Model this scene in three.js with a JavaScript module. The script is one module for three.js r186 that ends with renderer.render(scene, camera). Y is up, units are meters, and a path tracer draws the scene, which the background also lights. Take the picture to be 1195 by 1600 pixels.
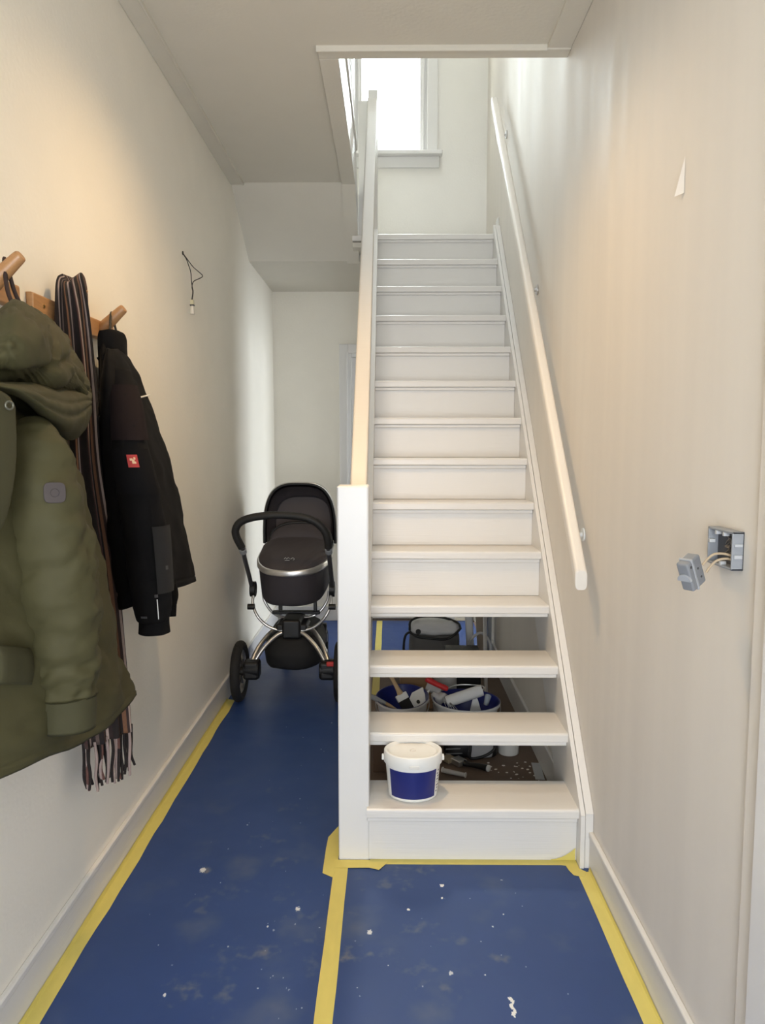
import * as THREE from 'three';
import { RoundedBoxGeometry } from 'three/addons/geometries/RoundedBoxGeometry.js';
import { mergeGeometries } from 'three/addons/utils/BufferGeometryUtils.js';
import { ImprovedNoise } from 'three/addons/math/ImprovedNoise.js';
import { RectAreaLightUniformsLib } from 'three/addons/lights/RectAreaLightUniformsLib.js';

// ---------------------------------------------------------------- camera, sky, lights, exposure
const scene = new THREE.Scene();
const camera = new THREE.PerspectiveCamera(2 * Math.atan(800 / 1150) * 180 / Math.PI, 1195 / 1600, 0.05, 100);
camera.position.set(0, 1.4652, 0);
camera.rotation.order = 'YXZ';
camera.rotation.set(-0.0913, 0.0098, 0);
scene.add(camera);
const renderer = new THREE.WebGLRenderer({ antialias: true });
renderer.toneMapping = THREE.LinearToneMapping;
renderer.toneMappingExposure = 1.04;
renderer.shadowMap.enabled = true;
RectAreaLightUniformsLib.init();
scene.background = new THREE.Color().setRGB(2.3, 2.45, 2.6);          // overcast winter sky

function areaLight(name, w, h, rgb, intensity, pos, look) {
  const l = new THREE.RectAreaLight(new THREE.Color().setRGB(...rgb), intensity, w, h);
  l.name = name; l.position.set(...pos); l.lookAt(...look); scene.add(l);
}
// overcast daylight outside the stair window, the front door's glass and the side room's window
areaLight('stair_window_daylight', 3.2, 5, [0.9, 1, 1.02], 32, [0.1, 5.3, -8.4], [0.1, 4.2, -5.5]);
areaLight('front_door_daylight', 0.84, 1.95, [0.94, 0.98, 1.02], 15.5, [-0.1, 1.35, 1.52], [-0.1, 1.3, 0]);
areaLight('side_room_daylight', 0.9, 1.4, [0.9, 0.97, 1.03], 30, [3.12, 1.45, -6.05], [1, 1.3, -6.05]);
areaLight('roof_window_daylight', 0.75, 0.95, [0.95, 1, 0.98], 14, [0.2, 6.1, -4.3], [0.2, 3, -4.3]);

// ---------------------------------------------------------------- helpers
const noise = new ImprovedNoise();
let seed = 7;
const rnd = () => ((seed = (seed * 16807) % 2147483647) - 1) / 2147483646;
const rr = (a, b) => a + (b - a) * rnd();
const lerp = (a, b, t) => a + (b - a) * t;
const clamp = (v, a = 0, b = 1) => Math.min(b, Math.max(a, v));
const smooth = (a, b, v) => { const t = clamp((v - a) / (b - a)); return t * t * (3 - 2 * t); };
function fbm(x, y, z = 0, oct = 4) { let s = 0, a = 0.5, f = 1; for (let i = 0; i < oct; i++) { s += a * noise.noise(x * f, y * f, z + i * 7.3); a *= 0.5; f *= 2.03; } return s; }
const used = new Map();
function numbered(name) { const n = used.get(name) ?? 0; used.set(name, n + 1); return n ? name + '_' + String(n).padStart(3, '0') : name; }
const origin = new WeakMap();
function shade(m) { m.castShadow = true; m.receiveShadow = true; return m; }
// a thing: a Group at its base; its parts are given in world coordinates and moved under it
function thing(name, label, category, [x, y, z] = [0, 0, 0], group) {
  const o = new THREE.Group(); o.name = numbered(name); o.position.set(x, y, z); scene.add(o);
  o.userData = { label, category }; if (group) o.userData.group = group;
  origin.set(o, [x, y, z]); return o;
}
function structGroup(name, label) { const o = new THREE.Group(); o.name = name; scene.add(o); o.userData = { kind: 'structure', label, category: name.split('_')[0] }; origin.set(o, [0, 0, 0]); return o; }
function part(name, geo, mat, parent, label) {
  const b = origin.get(parent), g = Array.isArray(geo) ? mergeAll(geo) : geo;
  g.translate(-b[0], -b[1], -b[2]);
  const m = shade(new THREE.Mesh(g, mat)); m.name = name; parent.add(m); origin.set(m, b);
  if (label) m.userData.label = label;
  return m;
}
function single(name, geo, mat, label, category, group) {
  const m = shade(new THREE.Mesh(Array.isArray(geo) ? mergeAll(geo) : geo, mat)); m.name = numbered(name); scene.add(m);
  m.userData = { label, category }; if (group) m.userData.group = group; return m;
}
function struct(name, geo, mat, label) {
  const m = shade(new THREE.Mesh(Array.isArray(geo) ? mergeAll(geo) : geo, mat)); m.name = name; scene.add(m);
  m.userData = { kind: 'structure', label, category: name.split('_')[0] }; origin.set(m, [0, 0, 0]); return m;
}
function mergeAll(list) {
  const flat = list.map((g) => { const q = g.index ? g.toNonIndexed() : g; for (const k of Object.keys(q.attributes)) if (!['position', 'normal', 'uv'].includes(k)) q.deleteAttribute(k); return q; });
  return mergeGeometries(flat, false);
}
function metric(g, s = 1) {                                            // uv in metres, by the face's main direction
  if (g.index) g = g.toNonIndexed();
  const p = g.attributes.position, n = g.attributes.normal, uv = new Float32Array(p.count * 2);
  for (let i = 0; i < p.count; i++) {
    const ax = Math.abs(n.getX(i)), ay = Math.abs(n.getY(i)), az = Math.abs(n.getZ(i)), x = p.getX(i), y = p.getY(i), z = p.getZ(i);
    const [u, v] = ax >= ay && ax >= az ? [z, y] : ay >= az ? [x, z] : [x, y];
    uv[2 * i] = u / s; uv[2 * i + 1] = v / s;
  }
  g.setAttribute('uv', new THREE.BufferAttribute(uv, 2)); return g;
}
function box(x0, x1, y0, y1, z0, z1) { const g = new THREE.BoxGeometry(Math.abs(x1 - x0), Math.abs(y1 - y0), Math.abs(z1 - z0)); g.translate((x0 + x1) / 2, (y0 + y1) / 2, (z0 + z1) / 2); return metric(g); }
function rbox(x0, x1, y0, y1, z0, z1, r = 0.004, seg = 2) { const g = new RoundedBoxGeometry(Math.abs(x1 - x0), Math.abs(y1 - y0), Math.abs(z1 - z0), seg, r); g.translate((x0 + x1) / 2, (y0 + y1) / 2, (z0 + z1) / 2); return metric(g); }
// polygon in (z, y) swept along x from x0 to x1
function prismX(pts, x0, x1, bevel = 0) {
  const s = new THREE.Shape(pts.map(([z, y]) => new THREE.Vector2(z, y)));
  const g = new THREE.ExtrudeGeometry(s, { depth: x1 - x0 - 2 * bevel, bevelEnabled: bevel > 0, bevelSize: bevel, bevelThickness: bevel, bevelSegments: 2, bevelOffset: -bevel, curveSegments: 8 });
  const m = new THREE.Matrix4().set(0, 0, -1, x1 - bevel, 0, 1, 0, 0, 1, 0, 0, 0, 0, 0, 0, 1);
  g.applyMatrix4(m); return metric(g);
}
// outline in (x, z) with thickness upwards
function sheet(pts, y0, y1) {
  const s = new THREE.Shape(pts.map(([x, z]) => new THREE.Vector2(x, -z)));
  const g = new THREE.ExtrudeGeometry(s, { depth: y1 - y0, bevelEnabled: false }); g.rotateX(-Math.PI / 2); g.translate(0, y0, 0); return metric(g);
}
const V = (p) => new THREE.Vector3(...p);
function tube(pts, r, seg = 32, rad = 8, closed = false) { return new THREE.TubeGeometry(new THREE.CatmullRomCurve3(pts.map(V), closed, 'catmullrom', 0.5), seg, r, rad, closed); }
function rod(a, b, r0, r1 = r0, n = 14) {
  const A = V(a), B = V(b), g = new THREE.CylinderGeometry(r1, r0, A.distanceTo(B), n); g.translate(0, A.distanceTo(B) / 2, 0);
  g.applyQuaternion(new THREE.Quaternion().setFromUnitVectors(new THREE.Vector3(0, 1, 0), B.clone().sub(A).normalize())); g.translate(...a); return g;
}
function lathe(pts, n = 40) { return new THREE.LatheGeometry(pts.map(([r, y]) => new THREE.Vector2(r, y)), n); }
function put(g, pos, rot = [0, 0, 0], order = 'XYZ') { g.applyMatrix4(new THREE.Matrix4().compose(V(pos), new THREE.Quaternion().setFromEuler(new THREE.Euler(...rot, order)), new THREE.Vector3(1, 1, 1))); return g; }
// free surface fn(u, v) -> [x, y, z]
function surf(fn, nu, nv) {
  const P = [], U = [], I = [];
  for (let j = 0; j <= nv; j++) for (let i = 0; i <= nu; i++) { P.push(...fn(i / nu, j / nv)); U.push(i / nu, j / nv); }
  for (let j = 0; j < nv; j++) for (let i = 0; i < nu; i++) { const a = j * (nu + 1) + i, b = a + 1, c = a + nu + 1, d = c + 1; I.push(a, b, d, a, d, c); }
  const g = new THREE.BufferGeometry(); g.setAttribute('position', new THREE.Float32BufferAttribute(P, 3)); g.setAttribute('uv', new THREE.Float32BufferAttribute(U, 2)); g.setIndex(I); g.computeVertexNormals(); return g;
}
// closed skin over rings of control points; disp(u, v, p) pushes it along its normal
function skin(rings, nu, nv, { disp, cap0 = true, cap1 = true, uvScale = [1, 1] } = {}) {
  const cols = rings.map((r) => { const c = new THREE.CatmullRomCurve3(r.map(V), true, 'catmullrom', 0.5); return Array.from({ length: nu }, (_, i) => c.getPoint(i / nu)); });
  const grid = [];
  for (let i = 0; i < nu; i++) { const c = new THREE.CatmullRomCurve3(cols.map((k) => k[i]), false, 'catmullrom', 0.5); for (let j = 0; j <= nv; j++) (grid[j] ??= [])[i] = c.getPoint(j / nv); }
  const N = (j, i) => {
    const a = grid[Math.max(0, j - 1)][i], b = grid[Math.min(nv, j + 1)][i], c = grid[j][(i + nu - 1) % nu], d = grid[j][(i + 1) % nu];
    return b.clone().sub(a).cross(d.clone().sub(c)).normalize();
  };
  const mid = grid.map((row) => row.reduce((s, p) => s.add(p), new THREE.Vector3()).multiplyScalar(1 / nu));
  let sgn = 0; for (let i = 0; i < nu; i++) { const j = nv >> 1; sgn += N(j, i).dot(grid[j][i].clone().sub(mid[j])); }
  sgn = Math.sign(sgn) || 1;
  const P = [], U = [], I = [];
  for (let j = 0; j <= nv; j++) for (let i = 0; i <= nu; i++) {
    const q = i % nu, p = grid[j][q].clone(); if (disp) p.addScaledVector(N(j, q), sgn * disp(q / nu, j / nv, p));
    P.push(p.x, p.y, p.z); U.push(i / nu * uvScale[0], j / nv * uvScale[1]);
  }
  const W = nu + 1, tri = (a, b, c) => sgn > 0 ? I.push(a, c, b) : I.push(a, b, c);
  for (let j = 0; j < nv; j++) for (let i = 0; i < nu; i++) { const a = j * W + i; tri(a, a + 1, a + W + 1); tri(a, a + W + 1, a + W); }
  for (const [on, j] of [[cap0, 0], [cap1, nv]]) if (on) {
    const c = P.length / 3, s = new THREE.Vector3(); for (let i = 0; i < nu; i++) s.add(new THREE.Vector3().fromArray(P, (j * W + i) * 3)); s.multiplyScalar(1 / nu);
    P.push(s.x, s.y, s.z); U.push(0.5, 0.5);
    for (let i = 0; i < nu; i++) { const a = j * W + i; j ? tri(a, a + 1, c) : tri(a + 1, a, c); }
  }
  const g = new THREE.BufferGeometry(); g.setAttribute('position', new THREE.Float32BufferAttribute(P, 3)); g.setAttribute('uv', new THREE.Float32BufferAttribute(U, 2)); g.setIndex(I); g.computeVertexNormals();
  const n = g.attributes.normal;                                      // hide the seam
  for (let j = 0; j <= nv; j++) { const a = j * W, b = a + nu, m = new THREE.Vector3(n.getX(a) + n.getX(b), n.getY(a) + n.getY(b), n.getZ(a) + n.getZ(b)).normalize(); n.setXYZ(a, m.x, m.y, m.z); n.setXYZ(b, m.x, m.y, m.z); }
  return g;
}
// a limb: round sections along a path of [point, radius]
function limb(path, nu, nv, o = {}) {
  const ref = V(o.ref ?? [1, 0, 0]), fl = o.flat ?? 1;
  const rings = path.map(([p, r], k) => {
    const t = V(path[Math.min(k + 1, path.length - 1)][0]).sub(V(path[Math.max(k - 1, 0)][0])).normalize();
    const a = ref.clone().addScaledVector(t, -ref.dot(t)).normalize(), b = t.clone().cross(a);
    return Array.from({ length: 8 }, (_, i) => { const w = i / 8 * Math.PI * 2; return V(p).addScaledVector(a, Math.cos(w) * r * fl).addScaledVector(b, Math.sin(w) * r).toArray(); });
  });
  return skin(rings, nu, nv, o);
}
// ---------------------------------------------------------------- textures and materials
function tex(w, h, fn, { srgb = false, repeat } = {}) {
  const d = new Uint8Array(w * h * 4);
  for (let y = 0; y < h; y++) for (let x = 0; x < w; x++) { const c = fn(x / w, y / h, x, y), k = (y * w + x) * 4; for (let i = 0; i < 3; i++) d[k + i] = clamp(Array.isArray(c) ? c[i] : c) * 255; d[k + 3] = 255; }
  const t = new THREE.DataTexture(d, w, h); t.magFilter = THREE.LinearFilter; t.minFilter = THREE.LinearMipmapLinearFilter; t.generateMipmaps = true;
  t.wrapS = t.wrapT = THREE.RepeatWrapping; if (srgb) t.colorSpace = THREE.SRGBColorSpace; if (repeat) t.repeat.set(...repeat); t.needsUpdate = true; return t;
}
const S = (r, g, b) => new THREE.Color().setRGB(r / 255, g / 255, b / 255, THREE.SRGBColorSpace);
const std = (color, roughness = 0.6, o = {}) => new THREE.MeshStandardMaterial({ color, roughness, ...o });
const tile = (u, v, n, f) => { // tileable fbm from four corners
  const a = f(u * n, v * n), b = f((u - 1) * n, v * n), c = f(u * n, (v - 1) * n), d = f((u - 1) * n, (v - 1) * n);
  return lerp(lerp(a, b, u), lerp(c, d, u), v);
};
const rollerBump = tex(512, 512, (u, v) => 0.5 + 0.5 * tile(u, v, 60, (x, y) => fbm(x, y, 1, 3)) + 0.25 * tile(u, v, 9, (x, y) => fbm(x, y, 4, 2)));
const wallTone = tex(512, 512, (u, v) => { const n = 0.955 + 0.045 * tile(u, v, 5, (x, y) => fbm(x, y, 2, 4)) + 0.02 * tile(u, v, 90, (x, y) => fbm(x, y, 9, 2)); return [n, n, n]; });
// skimmed wall: long vertical strokes of filler and paint
const strokes = (u, v) => tile(u, v, 1, (x, y) => fbm(x * 26 + 0.6 * fbm(x * 5, y * 3, 3, 2), y * 1.6, 5, 4)) * 0.8 + tile(u, v, 1, (x, y) => fbm(x * 9, y * 0.9, 8, 3)) * 0.9;
const strokeTone = tex(1024, 512, (u, v) => { const s = strokes(u, v), n = 0.94 + 0.11 * s + 0.02 * tile(u, v, 70, (x, y) => fbm(x, y, 2, 2)); return [n, n * 0.998, n * 0.995]; });
const strokeRough = tex(1024, 512, (u, v) => clamp(0.78 + 0.3 * strokes(u, v), 0.55, 1));
const strokeBump = tex(1024, 512, (u, v) => 0.5 + 0.7 * strokes(u, v) + 0.12 * tile(u, v, 120, (x, y) => fbm(x, y, 1, 2)));
for (const t of [strokeTone, strokeRough, strokeBump]) t.repeat.set(0.4, 0.33);
for (const t of [rollerBump, wallTone]) t.repeat.set(1.1, 1.1);
const M = {};
M.wall = std(new THREE.Color().setRGB(0.90, 0.86, 0.765), 0.75, { map: wallTone, bumpMap: rollerBump, bumpScale: 0.0012 });
M.wallSkim = std(new THREE.Color().setRGB(0.79, 0.75, 0.69), 0.95, { map: strokeTone, roughnessMap: strokeRough, bumpMap: strokeBump, bumpScale: 0.0008 });
M.wallUp = std(new THREE.Color().setRGB(0.82, 0.80, 0.75), 0.75, { map: wallTone, bumpMap: rollerBump, bumpScale: 0.0012 });
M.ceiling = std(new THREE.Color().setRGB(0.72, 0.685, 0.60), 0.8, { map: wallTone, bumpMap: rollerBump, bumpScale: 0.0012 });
const brush = tex(512, 512, (u, v) => 0.5 + 0.6 * tile(u, v, 1, (x, y) => fbm(x * 3, y * 90, 3, 3)));
brush.repeat.set(2, 2);
M.paint = std(new THREE.Color().setRGB(0.735, 0.72, 0.695), 0.36, { bumpMap: brush, bumpScale: 0.0006 });
M.tread = std(new THREE.Color().setRGB(0.74, 0.72, 0.69), 0.3, { bumpMap: brush, bumpScale: 0.0009 });
M.frame = std(new THREE.Color().setRGB(0.75, 0.74, 0.725), 0.32);
M.brownFloor = std(S(116, 98, 84), 0.7, { map: tex(512, 512, (u, v) => { const n = 0.86 + 0.22 * tile(u, v, 8, (x, y) => fbm(x, y, 6, 4)) + 0.1 * tile(u, v, 60, (x, y) => fbm(x, y, 3, 2)); return [n, n, n]; }) });
M.glass = new THREE.MeshPhysicalMaterial({ color: 0xffffff, transmission: 1, thickness: 0, roughness: 0.02, ior: 1.5 });
M.tape = std(S(222, 207, 116), 0.6, { map: tex(256, 256, (u, v) => { const n = 0.93 + 0.12 * tile(u, v, 40, (x, y) => fbm(x, y * 0.3, 2, 3)) + 0.08 * tile(u, v, 4, (x, y) => fbm(x, y, 5, 2)); return [n, n, n * 0.97]; }), bumpMap: rollerBump, bumpScale: 0.0008 });
M.steel = std(new THREE.Color().setRGB(0.62, 0.62, 0.62), 0.28, { metalness: 1 });
M.black = std(S(16, 16, 17), 0.5); M.blackRubber = std(S(27, 26, 26), 0.8);
M.grey = std(S(150, 153, 156), 0.5); M.darkGrey = std(S(70, 71, 73), 0.6);
M.whitePlastic = std(S(232, 232, 228), 0.4);
M.navy = std(S(26, 36, 108), 0.42);

// ---------------------------------------------------------------- the shell of the house
const XL = -0.945, XR = 0.705, ZB = -6.05, ZF = 1.4, C = 3.012, UP = 3.2, LAND = 2.8, LOWC = 2.69, ZU = -5.56, TOP = 5.75;
struct('floor', box(XL - 0.1, 3.2, -0.1, 0, -7.0, ZF + 0.1), M.brownFloor, 'bare brown floor under the stairs and the blue sheets');
struct('wall_left', box(XL - 0.1, XL, 0, TOP, ZB - 0.1, ZF + 0.1), M.wall, 'cream left wall with coats, running to the far corner');
struct('wall_right', [box(XR, XR + 0.1, 0, TOP, -5.3, ZF + 0.1), box(XR, XR + 0.1, 2.12, TOP, -6.0, -5.3), box(XR, XR + 0.1, 0, TOP, ZB - 0.1, -6.0)], M.wallSkim, 'right wall along the stairs with streaky filler strokes');
struct('wall_back', [box(XL, -0.34, 0, LOWC + 0.1, ZB - 0.1, ZB), box(0.47, XR, 0, LOWC + 0.1, ZB - 0.1, ZB), box(-0.34, 0.47, 2.2, LOWC + 0.1, ZB - 0.1, ZB), box(-0.5, 0.6, 0, 2.3, ZB - 0.32, ZB - 0.22)], M.wall, 'far wall of the hall behind the stroller');
struct('wall_front', [box(XL, -0.55, 0, C, ZF, ZF + 0.1), box(0.35, XR, 0, C, ZF, ZF + 0.1), box(-0.55, 0.35, 2.4, C, ZF, ZF + 0.1)], M.wall, 'front wall behind the viewer with the front door');
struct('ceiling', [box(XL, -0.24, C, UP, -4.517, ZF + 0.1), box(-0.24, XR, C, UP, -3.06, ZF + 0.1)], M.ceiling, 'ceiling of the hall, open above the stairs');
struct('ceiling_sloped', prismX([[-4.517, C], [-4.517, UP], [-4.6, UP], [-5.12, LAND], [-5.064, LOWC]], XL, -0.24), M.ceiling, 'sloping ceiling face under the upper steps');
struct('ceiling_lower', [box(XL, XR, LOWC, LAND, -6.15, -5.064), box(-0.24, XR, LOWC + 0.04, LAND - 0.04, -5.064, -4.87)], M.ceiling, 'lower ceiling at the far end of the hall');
struct('floor_landing', [box(XL, -0.24, LAND - 0.035, LAND + 0.001, ZU, -5.1), box(-0.24, XR, LAND - 0.035, LAND + 0.001, ZU, -4.85)], M.tread, 'landing at the top of the stairs');
struct('wall_upper_back', [box(XL, -0.27, LAND, TOP, ZU - 0.1, ZU), box(0.28, XR, LAND, TOP, ZU - 0.1, ZU), box(-0.27, 0.28, LAND, 3.54, ZU - 0.1, ZU), box(-0.27, 0.28, 5.05, TOP, ZU - 0.1, ZU)], M.wallUp, 'pale wall of the landing with the window');
struct('wall_upper_front', box(XL, XR, UP, TOP, -0.6, -0.5), M.wallUp, 'far wall of the upper floor above the hall');
struct('ceiling_upper', [box(XL - 0.1, -0.2, TOP, TOP + 0.2, ZU - 0.1, -0.4), box(0.6, XR + 0.1, TOP, TOP + 0.2, ZU - 0.1, -0.4), box(-0.2, 0.6, TOP, TOP + 0.2, ZU - 0.1, -4.8), box(-0.2, 0.6, TOP, TOP + 0.2, -3.8, -0.4)], M.ceiling, 'ceiling of the upper floor');
// the upper steps that turn back from the landing
struct('stairs_upper', prismX([[-4.6, 3.0], [-4.6, 2.985], [-4.86, 2.83], [-4.86, 3.0]], XL, -0.24), M.tread, 'short upper step turning back from the landing');
// side room beyond the doorway in the right wall: its window lights the far end of the hall
struct('wall_side_room', [box(XR + 0.1, 3.1, 0, 2.6, -7.0, -6.9), box(XR + 0.1, 3.1, 0, 2.6, -4.5, -4.4), box(3, 3.1, 0, 0.7, -6.9, -4.5), box(3, 3.1, 2.2, 2.6, -6.9, -4.5), box(3, 3.1, 0.7, 2.2, -6.9, -6.55), box(3, 3.1, 0.7, 2.2, -5.55, -4.5), box(XR, XR + 0.1, 0, 2.6, -6.9, -6.1)], M.wall, 'walls of the side room beyond the doorway');
struct('ceiling_side_room', box(XR + 0.1, 3.1, 2.6, 2.7, -7.0, -4.4), M.ceiling, 'ceiling of the side room');
{ const w = structGroup('window_2', 'side room window');
  part('pane', box(3.04, 3.045, 0.74, 2.16, -6.51, -5.59), M.glass, w);
  part('window_frame', [box(3.0, 3.08, 0.7, 0.74, -6.55, -5.55), box(3.0, 3.08, 2.16, 2.2, -6.55, -5.55), box(3.0, 3.08, 0.74, 2.16, -6.55, -6.51), box(3.0, 3.08, 0.74, 2.16, -5.59, -5.55)], M.frame, w); }
// doorway casing in the right wall
struct('trim_7', [box(XR - 0.012, XR, 0, 2.2, -5.3, -5.23), box(XR - 0.012, XR, 2.12, 2.2, -6.0, -5.23)], M.paint, 'casing around the doorway to the side room');
// front door behind the viewer
{ const d = structGroup('door_2', 'front door with a tall glass panel');
  part('door_frame', [box(-0.55, -0.52, 0, 2.4, ZF, ZF + 0.09), box(0.32, 0.35, 0, 2.4, ZF, ZF + 0.09), box(-0.52, 0.32, 2.37, 2.4, ZF, ZF + 0.09), box(-0.52, 0.32, 0, 0.36, ZF + 0.03, ZF + 0.07)], M.frame, d);
  part('pane', box(-0.52, 0.32, 0.36, 2.37, ZF + 0.045, ZF + 0.052), M.glass, d); }
// far door
{ const d = structGroup('door_1', 'white door in the far wall behind the stairs');
  part('door_leaf', [box(-0.31, 0.44, 0.01, 2.17, ZB - 0.075, ZB - 0.035)], M.frame, d);
  part('jamb', [rbox(-0.34, -0.312, 0, 2.2, ZB - 0.1, ZB + 0.006), rbox(0.442, 0.47, 0, 2.2, ZB - 0.1, ZB + 0.006), rbox(-0.312, 0.442, 2.172, 2.2, ZB - 0.1, ZB + 0.006)], M.frame, d);
  part('casing', [rbox(-0.409, -0.338, 0, 2.273, ZB, ZB + 0.018), rbox(0.468, 0.54, 0, 2.273, ZB, ZB + 0.018), rbox(-0.338, 0.468, 2.2, 2.273, ZB, ZB + 0.018)], M.paint, d);
  part('bead', [rbox(-0.352, -0.338, 0, 2.214, ZB + 0.018, ZB + 0.026, 0.003)], M.frame, d); }
// right foreground door
{ const d = structGroup('door_3', 'door casing at the right edge of the picture');
  part('casing', [rbox(XR - 0.014, XR, 0, 2.2, -1.385, -1.315, 0.006)], M.wallSkim, d);
  part('door_leaf', [rbox(XR - 0.03, XR, 0, 2.14, -1.312, -0.5, 0.004)], M.frame, d); }
// window over the landing
{ const w = structGroup('window_1', 'window over the landing'), z = ZU;
  part('pane', box(-0.21, 0.22, 3.59, 5.0, z - 0.055, z - 0.05), M.glass, w);
  part('window_frame', [rbox(-0.27, -0.204, 3.55, 5.05, z - 0.08, z - 0.03), rbox(0.216, 0.28, 3.55, 5.05, z - 0.08, z - 0.03), rbox(-0.204, 0.216, 3.55, 3.6, z - 0.08, z - 0.03), rbox(-0.204, 0.216, 5.0, 5.05, z - 0.08, z - 0.03)], M.frame, w);
  part('bead', [rbox(0.233, 0.247, 3.6, 5.0, z - 0.03, z - 0.015, 0.003), rbox(-0.236, -0.222, 3.6, 5.0, z - 0.03, z - 0.015, 0.003)], M.frame, w);
  part('casing', [rbox(-0.345, -0.262, 3.56, 5.12, z, z + 0.02), rbox(0.268, 0.343, 3.56, 5.12, z, z + 0.02)], M.frame, w);
  part('window_sill', [rbox(-0.39, 0.378, 3.543, 3.572, z - 0.05, z + 0.07, 0.008)], M.frame, w);
  part('sill_apron', [rbox(-0.36, 0.357, 3.465, 3.543, z, z + 0.022, 0.004)], M.frame, w); }
{ const w = structGroup('window_3', 'roof window above the stairwell');
  part('pane', box(-0.2, 0.6, TOP + 0.12, TOP + 0.126, -4.8, -3.8), M.glass, w);
  part('window_frame', [box(-0.2, -0.16, TOP + 0.08, TOP + 0.12, -4.8, -3.8), box(0.56, 0.6, TOP + 0.08, TOP + 0.12, -4.8, -3.8), box(-0.16, 0.56, TOP + 0.08, TOP + 0.12, -4.8, -4.76), box(-0.16, 0.56, TOP + 0.08, TOP + 0.12, -3.84, -3.8)], M.frame, w); }
// baseboards
const skirt = (x, s, z0, z1) => { const o = (t) => x + s * t; const g = []; g.push(box(Math.min(o(0), o(0.014)), Math.max(o(0), o(0.014)), 0, 0.118, z0, z1)); g.push(rbox(Math.min(o(0), o(0.017)), Math.max(o(0), o(0.017)), 0.112, 0.134, z0, z1, 0.005)); return g; };
struct('baseboard_left', skirt(XL, 1, ZB, ZF), M.paint, 'white baseboard along the left wall');
struct('baseboard_right', skirt(XR, -1, -5.22, -1.39), M.paint, 'white baseboard along the right wall');
struct('baseboard_back', [rbox(XL + 0.02, -0.41, 0, 0.12, ZB, ZB + 0.014, 0.004)], M.paint, 'baseboard of the far wall');
// ceiling border boards and the trim round the stair opening
struct('trim_1', [rbox(XL, -0.872, C - 0.012, C + 0.005, -4.517, ZF, 0.004), rbox(-0.874, -0.866, C - 0.018, C + 0.005, -4.517, ZF, 0.003)], M.ceiling, 'border board of the ceiling along the left wall');
struct('trim_2', [rbox(0.612, XR, C - 0.012, C + 0.005, -3.02, ZF, 0.004)], M.ceiling, 'border board of the ceiling along the right wall');
struct('trim_3', [rbox(-0.285, XR, C - 0.016, C + 0.004, -3.086, -3.019, 0.004), rbox(-0.285, -0.206, C - 0.016, C + 0.004, -4.53, -3.087, 0.004), rbox(-0.29, 0.612, C - 0.022, C + 0.004, -3.026, -3.014, 0.004)], M.ceiling, 'flat trim around the stair opening');
struct('trim_4', prismX([[-4.505, C - 0.016], [-4.505, C + 0.02], [-5.07, LOWC + 0.02], [-5.062, LOWC - 0.016]], -0.285, -0.206), M.ceiling, 'trim running down the sloping ceiling face');
struct('trim_5', [box(-0.24, -0.205, C - 0.012, UP + 0.03, -4.53, -3.086), prismX([[-4.5, C - 0.012], [-4.5, UP + 0.03], [-4.62, UP + 0.03], [-5.1, LAND + 0.03], [-5.07, LOWC - 0.012]], -0.24, -0.205), box(-0.24, XR, C - 0.012, UP + 0.03, -3.088, -3.06)], M.paint, 'white boards lining the stair opening');
struct('trim_6', [rbox(-0.25, -0.195, UP + 0.03, UP + 0.06, -4.62, -3.04, 0.006)], M.paint, 'capping board along the upper floor edge');
// lamp wire hole, plates
// balustrade upstairs
{ const b = thing('upper_balustrade', 'white balustrade of thin bars at the left edge of the stair opening upstairs', 'balustrade', [-0.222, UP + 0.06, -3.8]);
  for (let k = 0; k < 12; k++) part('baluster', rbox(-0.234, -0.21, UP + 0.06, 4.06, -3.2 - k * 0.125, -3.176 - k * 0.125, 0.003), M.paint, b);
  part('top_rail', rbox(-0.25, -0.194, 4.06, 4.11, -4.66, -3.05, 0.01), M.paint, b); }

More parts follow.
